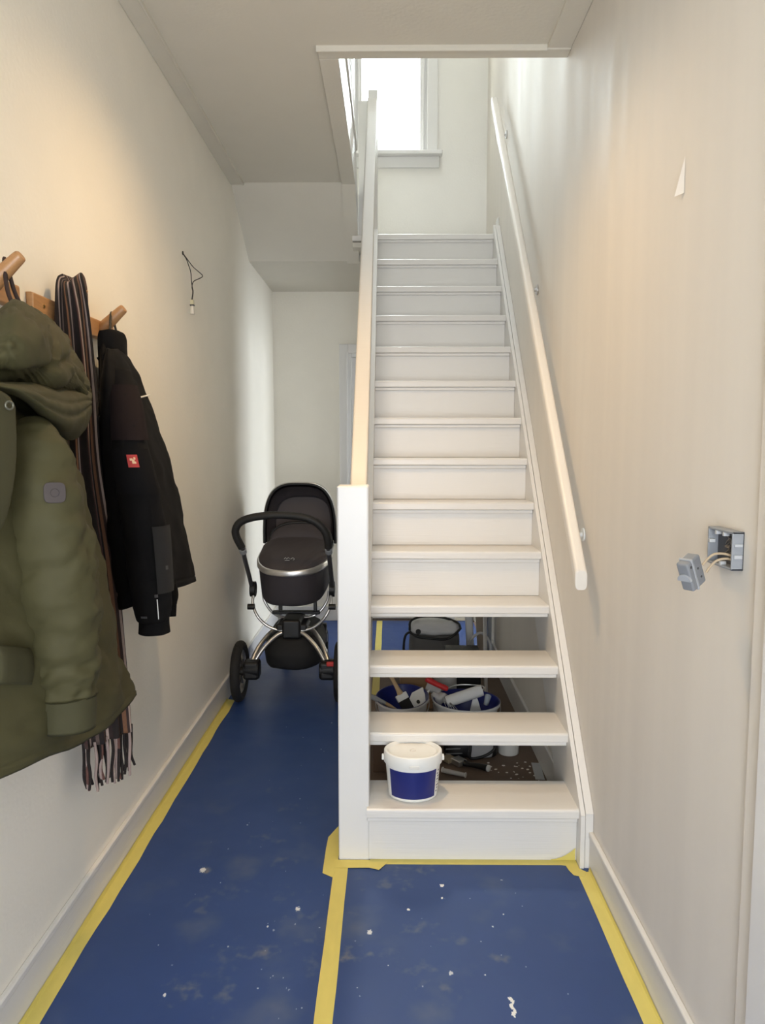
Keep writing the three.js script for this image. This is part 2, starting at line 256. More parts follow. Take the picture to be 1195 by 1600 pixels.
// ---------------------------------------------------------------- the staircase
const RISE = 0.2, RUN = 0.1819, Z1 = -2.4579, XA = -0.079, XB = 0.66;
const zN = (n) => Z1 - (n - 1) * RUN;
{
  const st = thing('staircase', 'steep white painted staircase with open lower risers and square newel post', 'staircase', [0.29, 0, -2.5]);
  const nose = (z, y, d, t) => { // tread profile in (z, y): rounded front
    const p = [[z - d, y - t], [z - d, y]]; const r = 0.008;
    for (let a = 0; a <= 4; a++) { const w = Math.PI / 2 * (1 - a / 4); p.push([z - r + r * Math.cos(w), y - r + r * Math.sin(w)]); }
    for (let a = 0; a <= 3; a++) { const w = -Math.PI / 2 * a / 3; p.push([z - 0.005 + 0.005 * Math.cos(w), y - t + 0.005 + 0.005 * Math.sin(w)]); }
    return p;
  };
  for (let n = 1; n <= 14; n++) {
    const z = zN(n), y = n * RISE, last = n === 14;
    const t = part('tread', prismX(nose(z, y, last ? 0.06 : 0.224, 0.034), XA, XB), M.tread, st);
    part('nosing_strip', [rbox(XA, XB - 0.002, y - 0.05, y - 0.034, z - 0.026, z - 0.010, 0.004)], M.paint, t);
    if (n === 1 || n > 4) part('riser', rbox(XA, XB - 0.001, y - RISE + 0.001, y - 0.034, z - 0.04, z - 0.026, 0.002), M.paint, st);
  }
  const slope = RISE / RUN, line = (z, o) => RISE + (Z1 - z) * slope + o;
  const str = (o1, o2, zf, yb) => [[zf, yb], [zf, line(zf, o1)], [-4.86, line(-4.86, o1)], [-4.86, line(-4.86, o2)], [zf - 0.26, 0.0]];
  part('string_board', prismX(str(0.022, -0.36, -2.432, 0), XB - 0.001, XB + 0.014), M.paint, st);
  part('string_board', prismX(str(0.022, -0.36, -2.436, 0.0), XB + 0.0165, XR - 0.001, 0.002), M.paint, st);
  part('string_board', prismX(str(0.03, -0.36, -2.5, 0.02), -0.118, XA + 0.001, 0.002), M.paint, st);
  const nw = part('newel_post', [rbox(-0.179, -0.071, 0, 1.326, -2.588, -2.478, 0.007, 3)], M.frame, st);
  part('newel_post', [rbox(-0.137, -0.077, LAND, 3.676, -4.885, -4.822, 0.006)], M.paint, st);
  part('end_panel', [rbox(-0.2, -0.137, LAND, 3.62, -4.875, -4.845, 0.004)], M.paint, st);
  // sloping handrail on the open side: a flat beam between the posts, with a lower rail beneath it
  const beam2 = (y0, y1, x0, x1, h, r = 0.009) => { // rounded rectangle section, plumb cut
    const s = new THREE.Shape(); s.moveTo(x0 + r, -h); s.lineTo(x1 - r, -h); s.quadraticCurveTo(x1, -h, x1, -h + r); s.lineTo(x1, -r); s.quadraticCurveTo(x1, 0, x1 - r, 0); s.lineTo(x0 + r, 0); s.quadraticCurveTo(x0, 0, x0, -r); s.lineTo(x0, -h + r); s.quadraticCurveTo(x0, -h, x0 + r, -h);
    const L = 4.826 - 2.585, g = new THREE.ExtrudeGeometry(s, { depth: L, bevelEnabled: false, curveSegments: 5 });
    const m = new THREE.Matrix4().set(1, 0, 0, 0, 0, 1, (y1 - y0) / L, y0, 0, 0, -1, -2.585, 0, 0, 0, 1); g.applyMatrix4(m);
    const id = g.index; if (!id) { const p = g.attributes.position; for (let i = 0; i < p.count; i += 3) { const a = [p.getX(i + 1), p.getY(i + 1), p.getZ(i + 1)]; p.setXYZ(i + 1, p.getX(i + 2), p.getY(i + 2), p.getZ(i + 2)); p.setXYZ(i + 2, ...a); } }
    g.computeVertexNormals(); return metric(g);
  };
  part('handrail', beam2(1.315, 3.63, -0.14, -0.08, 0.085), std(new THREE.Color().setRGB(0.53, 0.505, 0.465), 0.45, { bumpMap: brush, bumpScale: 0.0006 }), st);
  part('lower_rail', beam2(0.86, 3.2, -0.125, -0.095, 0.1, 0.004), M.paint, st);
}
// wall handrail on the right
{
  const h = thing('wall_handrail', 'round cream handrail on metal brackets climbing the right wall', 'handrail', [0.64, 1.0, -2.44]);
  const s = new THREE.Shape(), w = 0.0205, t = 0.034, r = 0.015;
  s.moveTo(-w + r, -t); s.lineTo(w - r, -t); s.quadraticCurveTo(w, -t, w, -t + r * 1.5); s.lineTo(w, t - r * 1.5); s.quadraticCurveTo(w, t, w - r, t); s.lineTo(-w + r, t); s.quadraticCurveTo(-w, t, -w, t - r * 1.5); s.lineTo(-w, -t + r * 1.5); s.quadraticCurveTo(-w, -t, -w + r, -t);
  const L = 2.29, g = new THREE.ExtrudeGeometry(s, { depth: L, bevelEnabled: true, bevelSize: 0.003, bevelThickness: 0.003, bevelSegments: 2, bevelOffset: -0.003, curveSegments: 8 });
  g.applyMatrix4(new THREE.Matrix4().set(-1, 0, 0, 0.64, 0, 1, 1.107, 1.016, 0, 0, -1, -2.436, 0, 0, 0, 1));
  part('rail', metric(g), std(new THREE.Color().setRGB(0.76, 0.72, 0.66), 0.38), h);
  for (const [z, y, m] of [[-4.64, 3.33, M.steel], [-3.6, 2.2, M.steel], [-2.66, 1.14, M.whitePlastic]]) {
    const b = part('bracket', [rod([0.7, y, z], [0.664, y - 0.004, z], 0.008), rod([0.668, y - 0.006, z], [0.652, y + 0.03, z], 0.006), put(new THREE.SphereGeometry(0.0095, 12, 8), [0.666, y - 0.004, z])], m, h);
    part('bracket_plate', put(new THREE.CylinderGeometry(0.024, 0.024, 0.006, 24).rotateZ(Math.PI / 2), [0.701, y, z]), m, b);
  }
}
single('light_switch', [rbox(0.692, 0.705, 2.855, 2.925, -4.965, -4.905, 0.004), rbox(0.688, 0.694, 2.87, 2.91, -4.95, -4.92, 0.003)], M.whitePlastic, 'small white switch on the right wall at the top step', 'switch');

// ---------------------------------------------------------------- blue floor sheets, tape
function stained(x0, x1, z0, z1, w, h, spots, specks) {
  const sp = spots.map(([x, z, rx, rz, a, s]) => ({ x, z, rx, rz, a, s }));
  const flecks = specks.slice();
  const grid = new Map(), key = (a, b) => Math.floor(a * 12) + ',' + Math.floor(b * 12);
  flecks.forEach((f) => { for (let i = -1; i <= 1; i++) for (let j = -1; j <= 1; j++) { const k = key(f[0] + i / 12, f[1] + j / 12); (grid.get(k) ?? grid.set(k, []).get(k)).push(f); } });
  return tex(w, h, (u, v) => {
    const x = lerp(x0, x1, u), z = lerp(z0, z1, v);
    let n = 0.5 * fbm(x * 3, z * 3, 11, 4), c = [37, 65, 120].map((k) => k * (1 + 0.10 * n));
    const scuff = clamp(fbm(x * 5, z * 5, 21, 4) * 1.6 - 0.14) * 0.5 * smooth(-3.6, -2.4, z) * smooth(-0.95, -0.7, x); // dusty foot traffic
    let d = scuff;
    for (const s of sp) {
      const ex = (x - s.x) / s.rx, ez = (z - s.z) / s.rz, q = Math.hypot(ex, ez); if (q > 1.5) continue;
      const nn = fbm(x * 26 + s.s, z * 26, s.s, 5); d = Math.max(d, 0.95 * s.a * smooth(-0.06, 0.5, nn * 0.8 + 0.2 - 0.3 * q));
    }
    c = c.map((k, i) => lerp(k, [140, 128, 122][i], d));
    for (const [fx, fz, r, a] of grid.get(key(x, z)) ?? []) { const q = Math.hypot(x - fx, (z - fz) * 0.8 + 0.9 * r * noise.noise(x * 200, z * 200, 1)); if (q < r) c = c.map((k, i) => lerp(k, [228, 228, 226][i], a)); }
    return c.map((k) => k / 255);
  }, { srgb: true });
}
const sheetUV = (g, x0, x1, z0, z1) => { const p = g.attributes.position, uv = g.attributes.uv; for (let i = 0; i < p.count; i++) uv.setXY(i, (p.getX(i) - x0) / (x1 - x0), (p.getZ(i) - z0) / (z1 - z0)); return g; };
const filmBump = tex(512, 512, (u, v) => 0.5 + 0.5 * tile(u, v, 4, (x, y) => fbm(x, y, 2, 4)));
const filmRough = tex(512, 512, (u, v) => 0.62 + 0.22 * tile(u, v, 6, (x, y) => fbm(x, y, 7, 4)));
function film(x0, x1, z0, z1, map) { const b = filmBump.clone(), r = filmRough.clone(); b.repeat.set(Math.abs(x1 - x0), Math.abs(z1 - z0)); r.repeat.copy(b.repeat); b.needsUpdate = r.needsUpdate = true; return new THREE.MeshStandardMaterial({ map, roughness: 0.78, roughnessMap: r, bumpMap: b, bumpScale: 0.003 }); }
const fleck = (n, x0, x1, z0, z1) => Array.from({ length: n }, () => [rr(x0, x1), rr(z0, z1), rr(0.001, 0.0024) * (rnd() > 0.9 ? 1.6 : 1), rr(0.5, 1)]);
{
  const a = [-0.93, -0.165, ZF - 0.05, ZB + 0.02];
  const spots = [[-0.64, -2.41, 0.035, 0.035, 0.75, 1], [-0.556, -1.847, 0.05, 0.06, 0.75, 2], [-0.44, -1.825, 0.035, 0.07, 0.6, 3], [-0.366, -2.0, 0.07, 0.045, 0.6, 4], [-0.27, -2.15, 0.07, 0.05, 0.5, 5], [-0.38, -2.47, 0.07, 0.05, 0.4, 6], [-0.33, -2.26, 0.06, 0.05, 0.4, 7], [-0.52, -2.3, 0.07, 0.06, 0.35, 8], [-0.6, -2.2, 0.05, 0.06, 0.4, 9], [-0.45, -2.62, 0.07, 0.05, 0.45, 10], [-0.4, -2.85, 0.05, 0.05, 0.35, 12], [-0.5, -3.0, 0.05, 0.04, 0.3, 13], [-0.22, -1.95, 0.05, 0.05, 0.5, 14], [-0.47, -1.95, 0.06, 0.1, 0.35, 15], [-0.3, -1.8, 0.06, 0.05, 0.45, 16], [-0.24, -2.06, 0.05, 0.06, 0.55, 17]];
  const f = [...fleck(34, -0.75, -0.2, -3.4, -1.4), ...fleck(16, -0.36, -0.2, -2.2, -1.75), ...fleck(8, -0.7, -0.3, -4.2, -3.2), [-0.645, -2.41, 0.011, 0.85], [-0.29, -2.2, 0.008, 0.9], [-0.6, -1.83, 0.005, 0.9]];
  const g = sheetUV(sheet([[a[0], a[2]], [a[1], a[2]], [a[1], -4.5], [a[1] + 0.075, -4.7], [a[1] + 0.075, a[3]], [a[0], a[3]]], 0.0006, 0.003), a[0], a[1] + 0.075, a[2], a[3]);
  single('floor_sheet', g, film(...a, stained(a[0], a[1] + 0.075, a[2], a[3], 512, 2048, spots, f)), 'long blue protective floor sheet left of the tape seam, under the stroller', 'floor sheet', 'blue floor sheets');
  const b = [-0.165, 0.69, ZF - 0.05, -2.49];
  const spots2 = [[-0.126, -2.0, 0.07, 0.05, 0.75, 31], [0.0, -2.33, 0.1, 0.05, 0.5, 32], [0.08, -2.12, 0.06, 0.05, 0.5, 33], [0.09, -2.42, 0.1, 0.04, 0.6, 34], [0.2, -2.06, 0.06, 0.03, 0.4, 35], [0.08, -1.92, 0.07, 0.06, 0.45, 36], [0.16, -1.86, 0.03, 0.06, 0.45, 37], [0.32, -1.98, 0.05, 0.03, 0.5, 38], [0.15, -2.46, 0.07, 0.04, 0.35, 39], [0.0, -2.0, 0.03, 0.04, 0.4, 40], [-0.12, -2.18, 0.05, 0.06, 0.3, 41]];
  const f2 = [...fleck(30, -0.12, 0.5, -2.45, -1.6), [0.174, -2.33, 0.007, 1], [-0.06, -2.09, 0.008, 0.9], ...Array.from({ length: 16 }, (_, i) => [0.322 - 0.004 * Math.sin(i * 0.9), -1.765 - i * 0.0042, 0.0022 + 0.0028 * Math.abs(Math.sin(i * 0.55)), 1]), [0.17, -2.26, 0.004, 1], [0.06, -2.2, 0.005, 1], [0.17, -1.92, 0.006, 0.8]];
  single('floor_sheet', sheetUV(sheet([[b[0], b[2]], [b[1], b[2]], [b[1], b[3]], [b[0], b[3]]], 0.0006, 0.003), ...b), film(...b, stained(...b, 512, 2048, spots2, f2)), 'blue protective floor sheet with paint spots in front of the bottom step', 'floor sheet', 'blue floor sheets');
  const c = [-0.085, 0.69, -5.0, ZB + 0.02];
  single('floor_sheet', sheetUV(sheet([[c[0], c[2]], [c[1], c[2]], [c[1], c[3]], [c[0], c[3]]], 0.0006, 0.003), ...c), film(...c, stained(...c, 256, 512, [], fleck(20, 0, 0.6, -6, -5))), 'blue protective floor sheet seen under the stairs, behind the tool bag', 'floor sheet', 'blue floor sheets');
}
const TY = 0.0032;
function wavy(x, z0, z1, amp, s, n = 40) { return Array.from({ length: n + 1 }, (_, i) => { const z = lerp(z0, z1, i / n); return [x + amp * fbm(z * 2.3, s, s, 3) * 2, z]; }); }
function tapeStrip(outline, y, label) { return single('masking_tape', sheet(outline, y, y + 0.0009), M.tape, label, 'tape', 'masking tape strips'); }
{ // left strip: flat on the sheet and lapped up the baseboard
  const inner = wavy(-0.886, ZF - 0.06, -4.1, 0.012, 3, 60), t = thing('masking_tape', 'long yellow masking tape strip along the left baseboard', 'tape', [-0.91, 0, -2], 'masking tape strips');
  part('flat_strip', sheet([...inner, [-0.931, -4.12], [-0.931, ZF - 0.06]], TY, TY + 0.0009), M.tape, t);
  const edge = wavy(0.016, ZF - 0.06, -4.1, 0.007, 8, 60);
  part('lapped_edge', surf((u, v) => { const k = v * 60, i = Math.min(59, Math.floor(k)), h = lerp(edge[i][0], edge[i + 1][0], k - i), z = lerp(ZF - 0.06, -4.1, v); return [-0.9296 + 0.004 * Math.pow(1 - u, 2), TY + 0.0008 + Math.max(0.004, h) * u, z]; }, 4, 90), M.tape, t);
}
tapeStrip([...wavy(-0.192, ZF - 0.06, -2.43, 0.002, 5), ...wavy(-0.144, ZF - 0.06, -2.43, 0.002, 6).reverse()], TY, 'yellow tape seam joining the two blue sheets in the foreground');
tapeStrip([[-0.19, -2.72], [-0.228, -2.625], [-0.23, -2.55], [-0.229, -2.395], [-0.193, -2.37], [-0.186, -2.4], [-0.181, -2.48], [-0.181, -2.7]], TY + 0.001, 'torn yellow tape piece along the left side of the newel post');
tapeStrip([[-0.2, -2.474], [-0.068, -2.474], [-0.004, -2.466], [-0.018, -2.44], [-0.036, -2.414], [-0.07, -2.427], [-0.15, -2.425], [-0.205, -2.43]], TY + 0.002, 'short yellow tape piece across the foot of the newel post');
tapeStrip([[-0.068, -2.483], [-0.068, -2.44], [-0.028, -2.435], [-0.024, -2.452], [0.3, -2.452], [0.6, -2.452], [0.658, -2.44], [0.658, -2.483], [0.3, -2.483], [0, -2.483]], TY, 'yellow tape strip along the foot of the bottom riser');
single('masking_tape', [sheet([[0.61, -2.482], [0.657, -2.482], [0.657, -2.43], [0.676, -2.41], [0.66, -2.38], [0.628, -2.39], [0.618, -2.42]], TY + 0.001, TY + 0.002),
  surf((u, v) => [lerp(0.57, 0.655, u), TY + 0.001 + v * (0.004 + 0.042 * u * u), -2.4815 + 0.0006 * v], 8, 3)], M.tape, 'crumpled yellow tape at the foot of the right stair string', 'tape', 'masking tape strips');
{ const t = thing('masking_tape', 'yellow masking tape strip along the right baseboard', 'tape', [0.67, 0, -1.9], 'masking tape strips');
  part('flat_strip', sheet([...wavy(0.645, -1.0, -2.4, 0.003, 9, 30), [0.69, -2.415], [0.69, -1.0]], TY, TY + 0.0009), M.tape, t);
  part('lapped_edge', surf((u, v) => { const z = lerp(-1.0, -2.42, v); return [0.6895 - 0.004 * Math.pow(1 - u, 2), TY + 0.0008 + (0.012 + 0.012 * fbm(z * 3, 2, 4, 3)) * u, z]; }, 4, 60), M.tape, t); }
tapeStrip([...wavy(-0.105, -4.2, ZB + 0.03, 0.002, 12, 20), ...wavy(-0.06, -4.2, ZB + 0.03, 0.002, 13, 20).reverse()], TY, 'pale yellow tape seam seen through the open stair risers');

// ---------------------------------------------------------------- electrical bits
const LX = -0.16, LZ = -2.4;
{ // loose lamp wires on the left wall
  const w = thing('lamp_wiring', 'loose black lamp wires with a clear connector on the left wall', 'wiring', [-0.945, 2.32, -3.45]);
  const zz = -3.44, x = -0.925, wire = std(S(38, 32, 28), 0.5);
  part('wall_outlet_hole', put(new THREE.CylinderGeometry(0.009, 0.009, 0.004, 16).rotateZ(Math.PI / 2), [-0.944, 2.335, zz]), M.black, w);
  part('wire', tube([[-0.944, 2.335, zz], [-0.93, 2.315, zz - 0.005], [-0.905, 2.28, zz - 0.02], [-0.885, 2.262, zz - 0.04], [-0.868, 2.245, zz - 0.05], [-0.878, 2.235, zz - 0.05], [-0.905, 2.215, zz - 0.03], [-0.912, 2.19, zz - 0.025], [-0.908, 2.165, zz - 0.02], [-0.913, 2.13, zz - 0.02]], 0.0022, 60, 6), wire, w);
  part('wire', tube([[-0.944, 2.332, zz], [-0.93, 2.31, zz - 0.005], [-0.922, 2.285, zz - 0.01], [-0.915, 2.255, zz - 0.02], [-0.913, 2.215, zz - 0.02], [-0.909, 2.185, zz - 0.02], [-0.906, 2.165, zz - 0.02], [-0.911, 2.13, zz - 0.02]], 0.0022, 60, 6), wire, w);
  const cb = part('connector_block', rbox(-0.92, -0.904, 2.108, 2.13, zz - 0.03, zz - 0.014, 0.002), std(S(196, 190, 160), 0.4), w, 'pale plastic connector block');
  part('connector_band', rbox(-0.9215, -0.9025, 2.103, 2.109, zz - 0.031, zz - 0.013, 0.001), M.darkGrey, cb);
  part('connector_cap', [put(new THREE.CylinderGeometry(0.007, 0.009, 0.036, 14, 1, true), [-0.912, 2.085, zz - 0.022]), put(new THREE.TorusGeometry(0.009, 0.002, 6, 18).rotateX(Math.PI / 2), [-0.912, 2.067, zz - 0.022])], std(S(214, 208, 198), 0.25), w);
}
{ // open wall box with the switch insert hanging by its wires
  const w = thing('wall_box', 'open grey electrical box on the right wall with hanging insert', 'electrical box', [0.7, 1.215, -1.5]);
  const g = std(S(140, 144, 150), 0.45), x0 = 0.681, x1 = 0.7045, z0 = -1.572, z1 = -1.458, y0 = 1.214, y1 = 1.292;
  part('box_side', [rbox(x0, x1, y0, y1, z1 - 0.005, z1, 0.0015), rbox(x0, x1, y0, y1, z0, z0 + 0.005, 0.0015), rbox(x0, x1, y1 - 0.005, y1, z0, z1, 0.0015), rbox(x0, x1, y0, y0 + 0.005, z0, z1, 0.0015)], g, w);
  part('box_base', rbox(x1 - 0.003, x1, y0, y1, z0, z1, 0.001), std(S(74, 76, 82), 0.6), w, 'dark inside of the box');
  for (const [y, z] of [[y1 - 0.009, -1.535], [y1 - 0.009, -1.5], [1.262, z0 + 0.008], [y0 + 0.008, -1.51]]) part('lug', rbox(x0, x0 + 0.012, y - 0.004, y + 0.004, z - 0.004, z + 0.004, 0.001), std(S(186, 188, 190), 0.5), w);
  part('notch', [rbox(x0 + 0.004, x0 + 0.02, 1.262, 1.268, z1 - 0.002, z1 + 0.003, 0.001), rbox(x0 + 0.004, x0 + 0.02, 1.238, 1.246, z1 - 0.002, z1 + 0.003, 0.001)], std(S(176, 179, 183), 0.5), w);
  const scrap = std(S(120, 112, 104), 0.6);
  for (let k = 0; k < 6; k++) part('loose_wire', tube([[0.701, rr(1.225, 1.28), rr(-1.53, -1.48)], [0.697, rr(1.225, 1.28), rr(-1.53, -1.48)], [0.694, rr(1.225, 1.27), rr(-1.52, -1.48)], [0.7, rr(1.225, 1.26), rr(-1.53, -1.48)]], 0.0012, 20, 5), scrap, w);
  const tan = std(S(176, 158, 132), 0.5);
  part('wire', tube([[0.699, 1.236, -1.475], [0.685, 1.243, -1.49], [0.668, 1.241, -1.505], [0.655, 1.23, -1.508], [0.645, 1.218, -1.508]], 0.0026, 30, 7), tan, w);
  part('wire', tube([[0.699, 1.23, -1.478], [0.686, 1.234, -1.488], [0.67, 1.229, -1.497], [0.657, 1.215, -1.5], [0.65, 1.204, -1.5]], 0.0026, 30, 7), tan, w);
  const ins = (geo) => put(geo, [0.622, 1.203, -1.508], [0.0, 0.6, 0.45], 'YXZ');
  const blk = part('switch_insert', ins(new RoundedBoxGeometry(0.046, 0.066, 0.028, 3, 0.005)), std(S(126, 129, 134), 0.45), w, 'grey switch insert hanging by its wires');
  part('insert_frame', [ins(new RoundedBoxGeometry(0.006, 0.072, 0.03, 2, 0.002).translate(-0.006, 0, 0)), ins(new THREE.BoxGeometry(0.004, 0.012, 0.031).translate(-0.006, 0.018, 0)), ins(new THREE.BoxGeometry(0.004, 0.012, 0.031).translate(-0.006, -0.02, 0))], std(S(158, 161, 166), 0.4), blk);
  part('rocker', ins(new THREE.CylinderGeometry(0.015, 0.015, 0.006, 24, 1, false, 0, Math.PI).rotateZ(Math.PI / 2).translate(-0.0245, -0.006, 0)), std(S(160, 163, 168), 0.4), blk);
  part('screw_hole', [ins(new THREE.CylinderGeometry(0.0025, 0.0025, 0.002, 10).rotateX(Math.PI / 2).translate(0.006, 0.008, 0.0138)), ins(new THREE.CylinderGeometry(0.0025, 0.0025, 0.002, 10).rotateX(Math.PI / 2).translate(0.01, -0.014, 0.0138)), ins(new THREE.CylinderGeometry(0.003, 0.003, 0.002, 10).rotateX(Math.PI / 2).translate(-0.014, 0.022, 0.0138))], M.darkGrey, blk);
}
{ // small peeled flap of filler on the right wall
  const g = surf((u, v) => [0.703 - 0.012 * u * v, 2.15 - 0.085 * v, -1.83 - 0.028 * u * v * (1.2 - 0.2 * v)], 8, 8);
  single('peeled_paper_flap', g, std(new THREE.Color().setRGB(0.82, 0.79, 0.75), 0.7), 'small lifted flap of wall paper high on the right wall', 'flap');
}
{ // round downlight in the ceiling, just above the top edge of the picture
  const l = thing('ceiling_lamp', 'round ceiling downlight just above the picture', 'lamp', [LX, C, LZ]);
  part('lamp_base', put(lathe([[0.1, 0], [0.13, 0], [0.13, -0.02], [0.115, -0.04], [0.1, -0.04], [0.1, 0]], 40), [LX, C, LZ]), M.whitePlastic, l);
  part('diffuser', put(new THREE.CylinderGeometry(0.1, 0.1, 0.008, 40), [LX, C - 0.03, LZ]), std(S(255, 240, 214), 0.5, { emissive: new THREE.Color().setRGB(1, 0.72, 0.4), emissiveIntensity: 2 }), l);
  const sp = new THREE.SpotLight(new THREE.Color().setRGB(1, 0.67, 0.34), 6.9, 0, 73 * Math.PI / 180, 1, 2); sp.name = 'ceiling_lamp_glow'; sp.position.set(LX, C - 0.05, LZ); sp.target.position.set(LX, 0, LZ); sp.target.name = 'ceiling_lamp_aim'; sp.shadow.radius = 5; scene.add(sp, sp.target);
}

// ---------------------------------------------------------------- coats on the left wall
const PARKA_BODY = [
  [[-.925,1.594,-1.25], [-.84,1.594,-1.22], [-.77,1.594,-1.337], [-.765,1.594,-1.477], [-.8,1.594,-1.687], [-.87,1.594,-1.737], [-.925,1.594,-1.717], [-.932,1.594,-1.484]],
  [[-.925,1.543,-1.25], [-.82,1.543,-1.22], [-.75,1.543,-1.33], [-.745,1.543,-1.461], [-.78,1.543,-1.659], [-.85,1.543,-1.709], [-.925,1.543,-1.689], [-.932,1.543,-1.47]],
  [[-.925,1.505,-1.236], [-.795,1.505,-1.206], [-.725,1.506,-1.33], [-.72,1.506,-1.479], [-.755,1.505,-1.703], [-.825,1.504,-1.753], [-.925,1.502,-1.733], [-.932,1.504,-1.484]],
  [[-.925,1.443,-1.221], [-.775,1.443,-1.191], [-.705,1.446,-1.319], [-.7,1.446,-1.473], [-.735,1.443,-1.703], [-.805,1.44,-1.753], [-.925,1.437,-1.733], [-.932,1.44,-1.477]],
  [[-.925,1.32,-1.207], [-.765,1.32,-1.177], [-.695,1.324,-1.32], [-.69,1.324,-1.491], [-.725,1.32,-1.747], [-.795,1.316,-1.797], [-.925,1.311,-1.777], [-.932,1.316,-1.492]],
  [[-.925,1.158,-1.193], [-.755,1.158,-1.163], [-.685,1.157,-1.326], [-.68,1.153,-1.522], [-.715,1.137,-1.816], [-.785,1.131,-1.866], [-.925,1.126,-1.846], [-.932,1.142,-1.519]],
  [[-.925,1.006,-1.179], [-.745,1.006,-1.149], [-.675,.994,-1.334], [-.67,.987,-1.557], [-.705,.953,-1.892], [-.775,.946,-1.942], [-.925,.939,-1.922], [-.932,.972,-1.55]],
  [[-.925,.926,-1.164], [-.74,.926,-1.134], [-.67,.908,-1.369], [-.665,.867,-1.578], [-.7,.817,-1.958], [-.77,.808,-2.008], [-.925,.8,-1.988], [-.932,.863,-1.576]],
  [[-.925,.884,-1.15], [-.74,.884,-1.12], [-.67,.861,-1.365], [-.665,.813,-1.573], [-.7,.77,-1.984], [-.77,.76,-2.034], [-.925,.75,-2.014], [-.932,.817,-1.582]],
];
const PARKA_SLEEVE = [[[-.7,1.496,-1.441], 0.037], [[-.68,1.462,-1.417], 0.052], [[-.66,1.385,-1.398], 0.064], [[-.645,1.277,-1.397], 0.073], [[-.64,1.152,-1.41], 0.073], [[-.64,1.044,-1.416], 0.062], [[-.64,.967,-1.413], 0.054]];
const PARKA_CUFF = [[[-.64,.973,-1.417], 0.053], [[-.64,.951,-1.418], 0.052], [[-.64,.902,-1.414], 0.051]];
const HOOD_TOP = [
  [[-.8,1.685,-1.47], [-.752,1.653,-1.38], [-.74,1.622,-1.355], [-.752,1.596,-1.375], [-.8,1.584,-1.461], [-.848,1.613,-1.55], [-.86,1.647,-1.575], [-.848,1.677,-1.556]],
  [[-.79,1.72,-1.494], [-.718,1.671,-1.356], [-.7,1.628,-1.318], [-.718,1.594,-1.349], [-.79,1.578,-1.482], [-.862,1.62,-1.619], [-.88,1.67,-1.657], [-.862,1.712,-1.628]],
  [[-.78,1.747,-1.517], [-.692,1.684,-1.343], [-.67,1.633,-1.296], [-.692,1.593,-1.335], [-.78,1.575,-1.502], [-.868,1.625,-1.674], [-.89,1.688,-1.722], [-.868,1.74,-1.685]],
  [[-.778,1.766,-1.56], [-.68,1.694,-1.36], [-.655,1.637,-1.307], [-.68,1.593,-1.351], [-.778,1.572,-1.543], [-.876,1.63,-1.741], [-.9,1.702,-1.796], [-.876,1.761,-1.753]],
  [[-.775,1.766,-1.621], [-.675,1.693,-1.409], [-.65,1.636,-1.352], [-.675,1.591,-1.4], [-.775,1.571,-1.604], [-.875,1.629,-1.814], [-.9,1.701,-1.872], [-.875,1.761,-1.826]],
  [[-.778,1.754,-1.71], [-.68,1.685,-1.491], [-.655,1.631,-1.434], [-.68,1.59,-1.483], [-.778,1.571,-1.694], [-.876,1.626,-1.911], [-.9,1.693,-1.97], [-.876,1.749,-1.922]],
  [[-.78,1.726,-1.797], [-.692,1.669,-1.592], [-.67,1.624,-1.537], [-.692,1.588,-1.584], [-.78,1.574,-1.783], [-.868,1.62,-1.987], [-.89,1.676,-2.042], [-.868,1.721,-1.996]],
  [[-.785,1.682,-1.878], [-.709,1.642,-1.694], [-.69,1.61,-1.647], [-.709,1.587,-1.689], [-.785,1.579,-1.869], [-.861,1.613,-2.052], [-.88,1.65,-2.1], [-.861,1.68,-2.058]],
  [[-.79,1.636,-1.937], [-.734,1.613,-1.799], [-.72,1.595,-1.763], [-.734,1.582,-1.796], [-.79,1.58,-1.932], [-.846,1.6,-2.07], [-.86,1.62,-2.106], [-.846,1.636,-2.073]],
  [[-.79,1.608,-1.955], [-.758,1.597,-1.876], [-.75,1.588,-1.855], [-.758,1.581,-1.874], [-.79,1.581,-1.953], [-.822,1.591,-2.032], [-.83,1.601,-2.053], [-.822,1.608,-2.034]],
];
